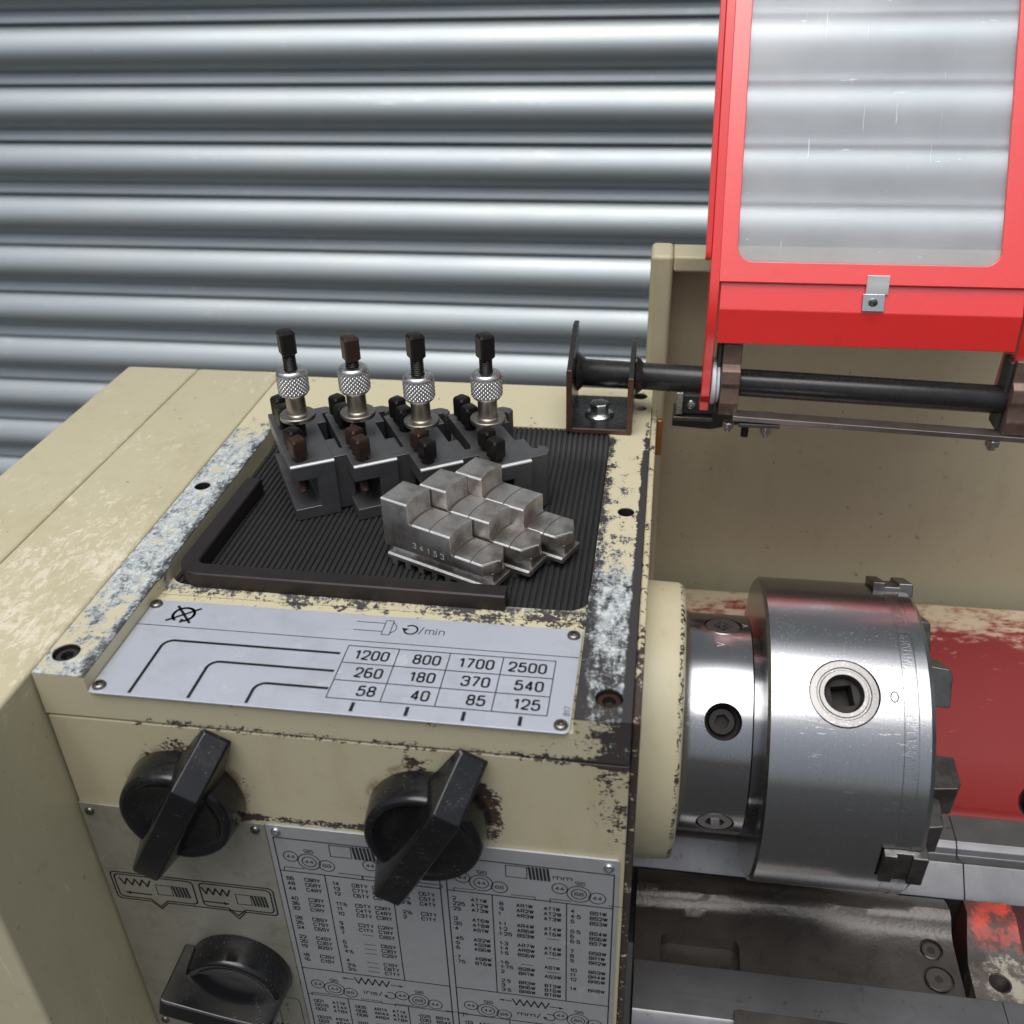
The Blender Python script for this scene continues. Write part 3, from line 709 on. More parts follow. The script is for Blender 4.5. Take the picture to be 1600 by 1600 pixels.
def build_chart():
    mb = MB(); mb.prism(rrect(-169.6, -2.4, -268, -83.4, 1.5), 'y', -1.1, 0.2)
    ch = mb.build("thread_chart", M['chart'], HS, bevel=.2); part_loc(ch, HS)
    small_screw(ch, (-164.9, -1.1, -87.6), 'y', 2.5, 1.2, mat=M['zinc']); small_screw(ch, (-7.2, -1.1, -88.6), 'y', 2.5, 1.2, mat=M['zinc'])
    k = Ink((0, -1.19, 0), (1, 0, 0), (0, 0, 1), (0, -1, 0))
    B = .62
    k.line([(-166.9, -91.6), (-2.4-2.2, -93.2)], B); k.line([(-166.9, -91.6), (-166.9, -262)], B); k.line([(-4.6, -93.2), (-4.6, -262)], B)
    k.line([(-166.9, -115.4), (-86.9, -116.2)], B); k.line([(-83.6, -116.4), (-4.6, -117)], B)
    k.line([(-166.9, -193.7), (-86.9, -194.4)], B); k.line([(-83.6, -194.4), (-4.6, -194.8)], B)
    for x in (-86.9, -83.6): k.line([(x, -92.3), (x, -262)], B)
    for x, za, zb in ((-144.4, -115.6, -193.8), (-111, -115.9, -194.2), (-61.9, -116.6, -194.6), (-26.3, -116.8, -194.7)): k.line([(x, za), (x, zb)], .55)
    k.line([(-166.9, -217), (-86.9, -217.6)], .55); k.line([(-83.6, -217.6), (-4.6, -218)], .55)
    for x in (-144.4, -111, -56, -26.3): k.line([(x, -217.4), (x, -262)], .55)
    RP = 3.83
    T = lambda tx, x, z, al='L': k.text(tx, x, z, 3.3, al, 1.0, r=.15, wt=.215, gw=.60, gap=.27)
    def col(rows, z0, xn, xs):
        r = 0
        for row in rows:
            if row is None: r += 1; continue
            z = z0 - RP*r
            T(row[0], xn, z)
            for tx, x in zip(row[1:], xs):
                if tx == '-': k.line([(x+1.2, z), (x+7.2, z)], .35)
                elif tx: T(tx, x, z)
            r += 1
    col([("56", "C8RY"), ("48", "C6RY"), ("44", "C4RY"), None, ("40", "C3RY"), ("36", "C2RY"), ("32", "C1RY"), None, ("28", "C8SY"), ("26", "C7SY"), ("24", "C6SY"), None,
         ("22", "C4SY"), ("20", "C3SY"), ("19", "B2SY"), None, ("18", "C2SY"), ("16", "C1SY")], -120.8, -164.4, (-155.2,))
    col([("14", "C8TY", "C8RY"), ("13", "C7TY", "C7RY"), ("12", "C6TY", "C6RY"), None, ("11\u00bd", "C5TY", "C5RY"), ("11", "C4TY", "C4RY"), ("10", "C3TY", "C3RY"), None,
         ("9", "C2TY", "C2RY"), ("8", "C1TY", "C1RY"), ("7", "-", "C8SY"), None, ("6", "-", "C6SY"), ("5", "-", "C3SY"), ("4\u00bd", "-", "C2SY"), None,
         ("4", "-", "C1SY"), ("3\u00bd", "-", "C8TY"), ("3\u00bc", "-", "C7TY")], -121.1, -141, (-131.2, -121))
    col([("3", "C6TY"), ("2\u00be", "C5TY"), ("2\u215e", "C4TY"), None, ("2\u00bd", "C3TY"), ("2", "C1TY")], -121.6, -107, (-97.8,))
    D = "\u00b7"
    col([(D+"2", "AT1W"), (D+"225", "AT2W"), (D+"25", "AT3W"), None, (D+"3", "AT6W"), (D+"35", "AT8W"), (D+"4", "AS1W"), None, (D+"45", "AS2W"), (D+"5", "AS3W"), (D+"6", "AS6W"), None,
         (D+"7", "AS8W"), (D+"75", "BT6W")], -122, -82.2, (-72.2,))
    col([(D+"8", "AR1W", "AT1W"), (D+"9", "AR2W", "AT2W"), ("1", "AR3W", "AT3W"), None, ("1"+D+"1", "AR4W", "AT4W"), ("1"+D+"2", "AR6W", "AT6W"), ("1"+D+"25", "BS3W", "-"), None,
         ("1"+D+"3", "AR7W", "AT4W"), ("1"+D+"4", "AR8W", "AT6W"), ("1"+D+"5", "BS6W", "-"), None, ("1"+D+"6", "-", "AS1W"), ("1"+D+"75", "BS8W", "-"), ("2", "BR1W", "AS3W"), None,
         ("2"+D+"5", "BR3W", "BT3W"), ("3", "BR6W", "BT6W"), ("3"+D+"5", "BR8W", "BT8W")], -122.2, -59.2, (-50.2, -37))
    col([("4", "BS1W"), ("4"+D+"5", "BS2W"), ("5", "BS3W"), None, ("5"+D+"5", "BS4W"), ("6", "BS6W"), ("6"+D+"5", "BS7W"), None, ("7", "BS8W"), ("8", "BR1W"), ("9", "BR2W"), None,
         ("10", "BR3W"), ("11", "BR4W"), ("12", "BR6W"), None, ("14", "BR8W")], -122, -24.2, (-15,))
    col([(D+"001", "AT1X"), (D+"0015", "AT4X"), (D+"002", "AT8X"), None, (D+"0025", "AS1X"), (D+"003", "AS4X"), (D+"004", "AS8X")], -222.8, -164.8, (-153.8,))
    col([(D+"005", "AR1X", "AT1X"), (D+"006", "AR4X", "AT4X"), (D+"008", "AR8X", "AT8X"), None, (D+"010", "BS1X", "AS1X"), (D+"012", "BS4X", "AS4X")], -223.6, -141.6, (-130.4, -120.2))
    col([(D+"025", "BS1X"), (D+"030", "BS4X"), (D+"040", "BS8X")], -224.6, -106, (-96,))
    col([(D+"03", "AT1W"), (D+"04", "AT4W")], -225, -80.8, (-72.6,)); col([(D+"1", "AR1W", "AT1W")], -225, -53, (-46, -36)); 
    gears(k, -151, -107, "44"); gears(k, -111.5, -107.6, "88", c="44"); gears(k, -66.8, -108.8, "44"); gears(k, -20.6, -109.2, "88", c="44")
    thread_icon(k, -139.6, -97.2, 22, 8, 6); thread_icon(k, -54.8, -98, 20.6, 8, 6); k.text("mm", -32.6, -99.0, 4.0, 'L', 1.35)
    gears(k, -151, -209.8, "44"); gears(k, -104.6, -210.8, "88", c="44"); gears(k, -67.4, -211.8, "44"); gears(k, -20, -210.8, "88", c="44")
    for x, z in ((-138.6, -199.4), (-54, -201)):
        lead_screw(k, x, z, 19, 5.0, 5, .75)
        k.arrow((x-.6, z+.4), (x-7.4, z+.6), .5, 2.6, 1.7); k.arrow((x+19.4, z-.5), (x+26.8, z-.8), .5, 2.6, 1.7)
    k.text("ins/", -134.4, -209.0, 4.4, 'L', 1.3); k.text("mm/", -51.6, -210.8, 4.4, 'L', 1.3)
    for x, z in ((-120, -209.4), (-34.6, -211)): k.circle(x, z, 2.7, .5, 20, -150, 120); k.poly([(x-3.6, z-.2), (x-1.3, z-.3), (x-2.7, z-2.4)])
    k.build("lettering", M['ink2'], ch)

    mb = MB(); mb.prism([(-264.2, -268), (-170.4, -268), (-170.4, -84.0), (-264.2, -81.6)], 'y', -.8, 0.2)
    dp = mb.build("direction_plate", M['dirp'], HS, bevel=.15); part_loc(dp, HS)
    for c in ((-259.6, -.8, -87.0), (-175.3, -.8, -88.2), (-259.4, -.8, -262)): small_screw(dp, c, 'y', 2.4, 1.3)
    k = Ink((0, -.89, 0), (1, 0, 0), (0, 0, 1), (0, -1, 0))
    def balloon(x0, x1, z0, z1, tip, o):
        x0 -= o; x1 += o; z1 += o; z0 -= o; r = 2.6
        pts = rrect(x0, x1, z0, z1, r, 4)
        # break the lower side for the pointer
        low = [(tip-4.6, z0), (tip, z0-5.4), (tip+4.6, z0)]
        k.line(low, .8)
        ring = pts + [pts[0]]
        for i in range(len(ring)-1):
            a, b = ring[i], ring[i+1]
            if abs(a[1]-z0) < 1e-6 and abs(b[1]-z0) < 1e-6:
                l, r_ = min(a[0], b[0]), max(a[0], b[0]); k.line([(l, z0), (tip-4.6, z0)], .8); k.line([(tip+4.6, z0), (r_, z0)], .8)
            else: k.line([a, b], .8)
    for x0, x1, tip in ((-259.2, -216.6, -237.9), (-213.2, -175.4, -195.6)):
        balloon(x0, x1, -150.8, -133.2, tip, 0)
    balloon(-259.2, -175.4, -150.8, -133.2, -237.9, 1.7)
    k.line([(-200.2, -152.5), (-195.6, -158.6), (-191, -152.5)], .8)
    lead_screw(k, -256.6, -138.4, 16.6, 4.6, 4, 1.0); lead_screw(k, -212.2, -138.8, 15, 4.6, 4, 1.0)
    k.arrow((-241.4, -147.2), (-256.2, -147.2), .95, 3.6, 2.4); k.arrow((-212.6, -147.4), (-198.4, -147.4), .95, 3.6, 2.4)
    thread_icon(k, -237.4, -142.4, 17.6, 7.6, 5); thread_icon(k, -194.4, -142.6, 16.4, 7.6, 5)
    k.build("lettering", M['ink2'], dp)
    k = Ink((0, -.89, 0), (1, 0, 0), (0, 0, 1), (0, -1, 0))
    # lower plate print beside the bottom knob
    k.line(rrect(-186, -173, -262, -224, 3, 4), .4, True); k.text("2", -181.5, -231, 2.8); k.text("1", -181.5, -235.6, 2.8); k.text("1", -178.5, -252, 2.8)
    lead_screw(k, -190, -251.5, 7, 4, 2, .8)
    k.build("lettering", M['ink2'], dp)
build_chart()

# ---- knobs: round skirt with a scooped face and a raised wing
def build_knob(cx, cz, ang, wb=11.5, data=None):
    kx = bpy.data.objects.new("selector_knob", None)
    MT = Matrix.Translation((cx, 0, cz)) @ Matrix.Rotation(ang, 4, 'Y')   # local z = wing direction (pointer up), -y = outwards
    mb = MB()
    # skirt with dished face
    prof = [(27.6, 1.0), (28.0, 2.0), (27.4, 9), (26.7, 14.6), (26.2, 16.2), (25.2, 17.1), (23.8, 17.2), (22.2, 16.4), (20.0, 14.9), (16, 13.9), (9, 13.6), (.2, 13.5)]
    mb.lathe([(r, -h) for r, h in prof], 'y', (0, 0, 0), 72)
    body = MB(); body.v = [tuple(MT @ Vector(q)) for q in mb.v]; body.f = mb.f; body.m = mb.m
    kb = body.build("selector_knob", M['plastic'], HS, ang=60); part_loc(kb, HS)
    bpy.data.objects.remove(kx)
    # wing: lofted sections along its length, each a tapered trapezoid with rounded ridge
    secs = []
    #   l, base height, ridge height, half width at base, half width at ridge
    data = data or [(-35.2, 11, 25.0, wb*0.80, 6.0), (-34.6, 10, 26.4, wb*.86, 6.6), (-31, 8, 27.3, wb*.95, 6.8), (-14, 6, 27.8, wb, 6.8), (0, 6, 27.8, wb, 6.8), (14, 6, 27.8, wb, 6.8),
            (27, 6, 27.6, wb*.95, 6.8), (30.2, 5, 26.4, wb*.90, 6.7), (32.6, 4.4, 23.2, wb*.84, 6.7), (40, 3.4, 13.8, wb*.74, 6.6), (46.5, 2.6, 6.2, 7.2, 6.4), (47.6, 2.4, 4.8, 6.9, 6.0)]
    mb = MB(); vs = []; n = 8
    for l, b, h, w0, w1 in data:
        vs += [(-w0, -b, l), (-w0*.55-w1*.45, -(b+(h-b)*.42), l), (-w1, -(h-1.4), l), (-w1*.86, -(h-.25), l), (w1*.86, -(h-.25), l), (w1, -(h-1.4), l), (w0*.55+w1*.45, -(b+(h-b)*.42), l), (w0, -b, l)]
    fs = [tuple(range(n)), tuple(range((len(data)-1)*n, len(data)*n))[::-1]]
    for i in range(len(data)-1):
        for j in range(n): fs.append((i*n+j, i*n+(j+1) % n, (i+1)*n+(j+1) % n, (i+1)*n+j))
    mb.add(vs, fs, 0, MT)
    mb.build("wing", M['plastic'], kb, bevel=.5, ang=28)
    return kb
build_knob(KN[0][0], KN[0][1], math.radians(29))
build_knob(KN[1][0], KN[1][1], math.radians(28.5))
build_knob(KN[2][0], KN[2][1], math.radians(104), data=[(-32.2, 1.4, 32.0, 6.6, 5.6), (-31.6, 1.2, 33.4, 7.2, 6.3), (-29, 1.2, 33.9, 7.4, 6.5), (-12, 1.2, 34, 7.6, 6.6), (0, 2, 34, 7.6, 6.6), (12, 4, 33.8, 7.6, 6.6), (20, 5, 33.4, 7.4, 6.4), (24.5, 6, 31.4, 7.0, 6.0), (26.4, 8, 27.0, 6.6, 5.6)])

# ---- end cover at the left: stands proud of the headstock front
def build_end_cover():
    t = thing("end_cover", "cream gear end cover with scuffed top at the left of the headstock", "end cover", (-325, 130, -320))
    def outline(front):
        r = 16; pts = [(333, -320), (333, -6), (331.5, -1.8), (327, 0)]
        pts += [(front + r - r*math.sin(math.radians(a)), -r + r*math.cos(math.radians(a))) for a in range(0, 91, 10)]
        pts += [(front, -320)]; return pts
    mb = MB(); mb.prism(outline(-65), 'x', -329.6, -265.8); mb.build("front_cover", M['cover'], t, bevel=2.2, seg=3, ang=50)
    mb = MB(); mb.prism(outline(-64), 'x', -384.6, -330.3); mb.build("rear_cover", M['cover'], t, bevel=2.2, seg=3, ang=50)
build_end_cover()

# ================================================================== CHUCK
def cyl_pt(r, ang, x): a = math.radians(ang); return Vector((x, AXY + r*math.cos(a), AXZ + r*math.sin(a)))
def rad_mat(x, ang):
    """local x = machine X, local z = radial outwards, origin on the spindle axis"""
    a = math.radians(ang)
    rad = Vector((0, math.cos(a), math.sin(a))); tx = Vector((1, 0, 0)); ty = rad.cross(tx)
    m = Matrix((tx, ty, rad)).transposed().to_4x4(); m.translation = Vector((x, AXY, AXZ)); return m
def build_chuck():
    t = thing("lathe_chuck", "polished steel three jaw chuck with square key socket on the spindle", "chuck", (100, AXY, AXZ))
    # camlock nose
    mb = MB(); mb.lathe([(30, 23.0), (57.0, 23.0), (57.6, 25.2), (58, 26.2), (58, 57.4), (57.2, 58.2), (46, 58.3), (46, 62.2), (30, 62.2)], 'x', (0, AXY, AXZ), 160)
    nose = mb.build("spindle_nose", M['nose'], t, smooth=False); part_loc(nose, t)
    c = MB(); c.lathe([(9.1, 45), (9.1, 70)], 'z', (0, 0, 0), 48, mat=rad_mat(43.3, 137.0)); cut(nose, c)
    for a in (78.5, 197.5):
        c = MB(); c.lathe([(9.6, 55.6), (9.6, 70)], 'z', (0, 0, 0), 48, mat=rad_mat(43.5, a)); cut(nose, c)
    finish(nose, 0, ang=30)
    def sock(parent, name, mat, x, ang, r, top, hexr, sides, depth, rot=0.2, tilt=None):
        mm = rad_mat(x, ang); mb = MB(); sg = 48
        ring = lambda rr, h: [(rr*math.cos(2*PI*k/sg), rr*math.sin(2*PI*k/sg), h) for k in range(sg)]
        # head with polygon socket: outer wall, rounded lip, then a fan to the polygon
        pol = []
        for k in range(sg):
            th = 2*PI*k/sg; q = ((th - rot) % (2*PI/sides)) - PI/sides; rr = hexr*math.cos(PI/sides)/math.cos(q); pol.append((rr*math.cos(th), rr*math.sin(th)))
        vs = ring(r, top-6) + ring(r, top-.6) + ring(r-.5, top) + [(a, b, top) for a, b in pol] + [(a*.98, b*.98, top-depth) for a, b in pol]
        fs = []
        for L in range(4):
            for k in range(sg): fs.append((L*sg+k, L*sg+(k+1) % sg, (L+1)*sg+(k+1) % sg, (L+1)*sg+k))
        mb.add(vs, fs, 0, mm); mb.add([vs[4*sg+k] for k in range(sg)], [tuple(range(sg))], 1, mm)
        return mb.build(name, [mat, M['hole']], parent, ang=35)
    sock(nose, "camlock_screw", M['oxide_screw'], 43.3, 137.0, 6.7, 49.0, 3.9, 6, 3.5)
    sock(nose, "camlock_cam", M['socket'], 43.5, 78.5, 9.1, 57.6, 5.6, 4, 6, .1); sock(nose, "camlock_cam", M['socket'], 43.5, 197.5, 9.1, 57.6, 5.2, 6, 6)
    mb = MB(); mb.lathe([(6.0, 45.6), (9.05, 45.6), (9.05, 57.4)], 'z', (0, 0, 0), 40, 0, rad_mat(43.3, 137.0), cap=False); mb.build("bore_lining", M['hole'], nose)
    # body
    mb = MB(); mb.lathe([(25, 61.8), (78.4, 61.8), (80, 63.2), (80, 122.6), (79.75, 123.0), (79.75, 129.0), (80, 129.4), (80, 134.6), (78.2, 136.9), (25, 136.9)], 'x', (0, AXY, AXZ), 200)
    body = mb.build("chuck_body", M['chuck'], t, smooth=False); part_loc(body, t)
    for a in (124.2,):
        c = MB(); c.lathe([(16.2, 60), (16.2, 95)], 'z', (0, 0, 0), 64, mat=rad_mat(96.4, a)); cut(body, c)
    for a in (64.2, 184.2, 304.2):       # jaw slots
        mm = rad_mat(0, a); c = MB(); c.box(117.5, 150, -10.4, 10.4, 10, 95, 0, mm); cut(body, c)
    finish(body, 0, ang=30)
    # pinion with a square key socket
    mm = rad_mat(96.4, 124.2); sg = 64
    mb = MB(); rings = [(15.9, 71), (15.9, 78.4), (15.5, 78.8), (12.6, 78.9), (12.2, 78.2), (11.4, 78.2), (11.0, 78.9), (9.2, 78.9), (8.4, 77.4), (8.0, 74.5)]
    vs = []; fs = []
    for r, h in rings: vs += [(r*math.cos(2*PI*k/sg), r*math.sin(2*PI*k/sg), h) for k in range(sg)]
    sq = []
    for k in range(sg):
        th = 2*PI*k/sg; q = ((th - .95) % (PI/2)) - PI/4; rr = min(7.6, 4.9/math.cos(q)); sq.append((rr*math.cos(th), rr*math.sin(th)))
    vs += [(a, b, 73.8) for a, b in sq]; vs += [(a*.97, b*.97, 64) for a, b in sq]
    L = len(rings)+2
    for i in range(L-1):
        for k in range(sg): fs.append((i*sg+k, i*sg+(k+1) % sg, (i+1)*sg+(k+1) % sg, (i+1)*sg+k))
    nf = (L-3)*sg; mb.add(vs, fs[:nf], 0, mm); mb.add(vs, fs[nf:], 1, mm); mb.add([vs[(L-1)*sg+k] for k in range(sg)], [tuple(range(sg))], 1, mm)
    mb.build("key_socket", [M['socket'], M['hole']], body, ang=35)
    # jaws (slide in the body)
    for a in (64.2, 184.2, 304.2):
        mm = rad_mat(0, a)
        # outline seen along the tangent: x = axial, second = radial
        mb = MB()
        g1 = [(118.3, 30), (118.3, 83.6), (124.5, 83.6), (124.5, 81.5), (131, 81.5), (131, 83.6), (138.2, 83.6), (138.2, 66), (148.2, 64), (149.4, 48), (143.5, 45.5), (142.5, 42.5), (159.5, 40.5), (161.5, 37), (161.5, 20), (118.3, 20)]
        def sec(poly, y0, y1):
            mb.add([(q[0], y0, q[1]) for q in poly] + [(q[0], y1, q[1]) for q in poly],
                   [tuple(range(len(poly)))[::-1], tuple(range(len(poly), 2*len(poly)))] + [(i, (i+1) % len(poly), len(poly)+(i+1) % len(poly), len(poly)+i) for i in range(len(poly))], 0, mm)
        sec(g1, -9.9, 9.9)
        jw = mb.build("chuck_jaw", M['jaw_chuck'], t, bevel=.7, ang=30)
    # stamped marks
    k = MB()
    def stamp(x, ang, r, pts, w):
        for i in range(len(pts)-1):
            p, q = Vector(pts[i]), Vector(pts[i+1]); d = (q-p).normalized(); n = Vector((-d.y, d.x))*w/2
            mm = rad_mat(x, ang); k.add([(v.x, v.y, math.sqrt(max(1, r*r - v.y*v.y))+.06) for v in (p+n, p-n, q-n, q+n)], [(0, 1, 2, 3)], 0, mm)
    stamp(118.6, 124.2, 80, [(1.7*math.cos(2*PI*i/16), 2.4*math.sin(2*PI*i/16)) for i in range(17)], .6)
    k.build("stamped_zero", M['hole'], body, smooth=False)
    k = MB()
    stamp(42.0, 95.5, 58, [(-2.2, 1.3), (1.6, 0), (-2.2, -1.3)], .35); stamp(55.0, 77.5, 58, [(-1.4, 1.6), (1.0, 0), (-1.4, -1.6)], .35)
    k.build("stamped_mark", M['bare'], nose, smooth=False)
build_chuck()

# ================================================================== BED
def build_bed():
    t = thing("lathe_bed", "steel lathe bed with ground ways and dark oily casting under the chuck", "lathe bed", (150, 100, -320))
    X1 = 420
    # rear ways: flat + vee
    poly = [(124, -320), (124.5, -242), (127.5, -239), (140.5, -228.2), (141.6, -228.2), (150.5, -234.5), (152.6, -234.5), (154.6, -231.2), (157.2, -229.6), (158.5, -228.6), (180, -228.6), (180, -320)]
    mb = MB(); mb.prism(poly, 'x', 3.5, 206.0); mb.build("rear_way", M['ways'], t, bevel=.5, ang=20)
    mb = MB(); mb.prism(poly, 'x', 206.25, X1); mb.build("rear_way", M['ways'], t, bevel=.5, ang=20)
    # front way
    poly = [(14, -320), (14, -236), (19.6, -229.6), (20.8, -228.8), (50.6, -228.8), (51, -229.4), (51, -320)]
    mb = MB(); mb.prism(poly, 'x', 7.6, 205.9); mb.build("front_way", M['ways'], t, bevel=.5, ang=20)
    mb = MB(); mb.prism(poly, 'x', 206.1, X1); mb.build("front_way", M['ways'], t, bevel=.5, ang=20)
    mb = MB(); mb.prism([(61.6, 2), (121.6, 2), (121.6, 23.6), (61.6, 23.6)], 'z', -240, -222.8); mb.build("way_block", M['cast'], t, bevel=.8)
    # casting between the ways, worn hump and flat pocketed floor
    prof = [(52, -320), (52, -246.2), (86, -245.6), (96, -244.8), (101, -243.0), (104.5, -240.0), (107.5, -237.6), (112, -236.6), (118, -238.2), (123.4, -241.6), (123.4, -320)]
    mb = MB(); n = 30
    for i in range(n):
        a, b = 7.5 + (194 - 7.5)*i/n, 7.5 + (194 - 7.5)*(i+1)/n
    vs = []; 
    for i in range(n+1):
        x = 7.5 + (193.5 - 7.5)*i/n
        for j, (y, z) in enumerate(prof):
            wob = 0.0 if j in (0, 1, len(prof)-1) else 0.9*math.sin(x*.055 + j)*math.sin(x*.021 + 2*j)
            low = -4.5*max(0, 1 - (x-7.5)/90.0) if 3 <= j <= 8 else 0.0
            vs.append((x, y, z + wob*.8 + low))
    m = len(prof); fs = [tuple(range(m)), tuple(range(n*m, n*m+m))[::-1]]
    for i in range(n):
        for j in range(m): fs.append((i*m+j, i*m+(j+1) % m, (i+1)*m+(j+1) % m, (i+1)*m+j))
    mb.add(vs, fs)
    gp = mb.build("gap_casting", M['cast'], t, smooth=False); part_loc(gp, t)
    c = MB(); c.prism(rrect(23, 69, 40, 82, 5), 'z', -256, -230); cut(gp, c)
    for x, y, r in ((180.3, 90.2, 6.6), (180.7, 71.2, 8.6)):
        c = MB(); c.lathe([(r, -248), (r, -230)], 'z', (x, y, 0), 40); cut(gp, c)
    finish(gp, 0, ang=38)
    for x, y, r, z in ((180.3, 90.2, 5.6, -246.2), (180.7, 71.2, 7.4, -245.4)):
        mb = MB(); mb.lathe([(r, z-4), (r, z-.6), (r-.6, z), (2.9, z), (2.9, z-.05)], 'z', (x, y, 0), 36)
        sc = mb.build("cap_screw", M['screw'], gp); part_loc(sc, t)
        h = ngon(6, 2.6, (x, y), .2); mb = MB(); mb.prism(h, 'z', z-.5, z+.08); mb.build("hex_socket", M['hole'], sc, smooth=False)
    # red painted casting at the right
    prof = [(52, -320), (52, -246.4), (84, -245.4), (98, -243.6), (106, -240.6), (113, -238.4), (123.4, -240), (123.4, -320)]
    mb = MB(); n = 16; vs = []
    def xl(y): return 198.6 + (0 if y < 70 else 6.0*(1-math.cos((y-70)/54*PI))/2)
    for i in range(n+1):
        for j, (y, z) in enumerate(prof):
            x = xl(y) + (232 + (0 if y > 100 else 0) - xl(y))*i/n
            vs.append((x, y, z + (0 if j in (0, 7) else .7*math.sin(i*.9+j)*math.sin(i*.37+2*j))))
    m = len(prof); fs = [tuple(range(m)), tuple(range(n*m, n*m+m))[::-1]]
    for i in range(n):
        for j in range(m): fs.append((i*m+j, i*m+(j+1) % m, (i+1)*m+(j+1) % m, (i+1)*m+j))
    mb.add(vs, fs); rc = mb.build("painted_casting", M['redcast'], t, smooth=False); part_loc(rc, t)
    c = MB(); c.lathe([(6.2, -270), (6.2, -230)], 'z', (214.6, 73.6, 0), 32); cut(rc, c); finish(rc, 0, ang=40)
    prof = []
    for i in range(12): prof += [(6.1, -268 + i*1.9), (5.3, -267 + i*1.9)]
    mb = MB(); mb.lathe(prof, 'z', (214.6, 73.6, 0), 28, cap=False); mb.build("tapped_hole", M['cast'], rc, ang=20)
    # red inside wall of the bed beyond the casting
    mb = MB(); mb.box(236, X1, 53, 123, -320, -292); mb.build("bed_floor", M['redin'], t, smooth=False)
    mb = MB(); mb.box(7.5, 236, 52, 123.6, -330, -318); mb.build("bed_floor", M['cast'], t, smooth=False)
M['redin'] = mat_red("red_bed_paint", (0.45, 0.012, 0.010), .35)
build_bed()

# ================================================================== CHIP TRAY + SPLASH GUARD
def build_tray():
    t = thing("chip_tray", "dark red sloping chip tray with cream paint worn through behind the chuck", "chip tray", (200, 260, -235))
    prof = [(181.5, -246), (181.5, -236), (183, -232.6), (186.5, -231.2), (190, -232.2), (194, -233.4), (230, -222), (290, -203.4), (330, -191.4), (352, -186)]
    pts = prof + [(352, -190)] + [(y, z-4) for y, z in prof[::-1][1:]]
    mb = MB(); mb.prism(pts, 'x', 4.2, 470); mb.build("tray_sheet", M['tray'], t, ang=50)
build_tray()
def build_splash():
    t = thing("splash_guard", "cream sheet metal splash guard standing behind the chuck", "splash guard", (120, 345, -190))
    mb = MB(); mb.box(8.5, 470, 366, 368.5, -215, 86); mb.build("back_panel", M['post'], t, smooth=False)
    mb = MB(); mb.box(-6.2, 8.4, 338, 368.6, -215, 87.6); mb.build("side_post", M['post'], t, bevel=3.0, seg=3)
    mb = MB(); mb.box(8.5, 470, 338.5, 365.8, 76.5, 87.2); mb.build("top_flange", M['post'], t, bevel=2.0, seg=3)
build_splash()

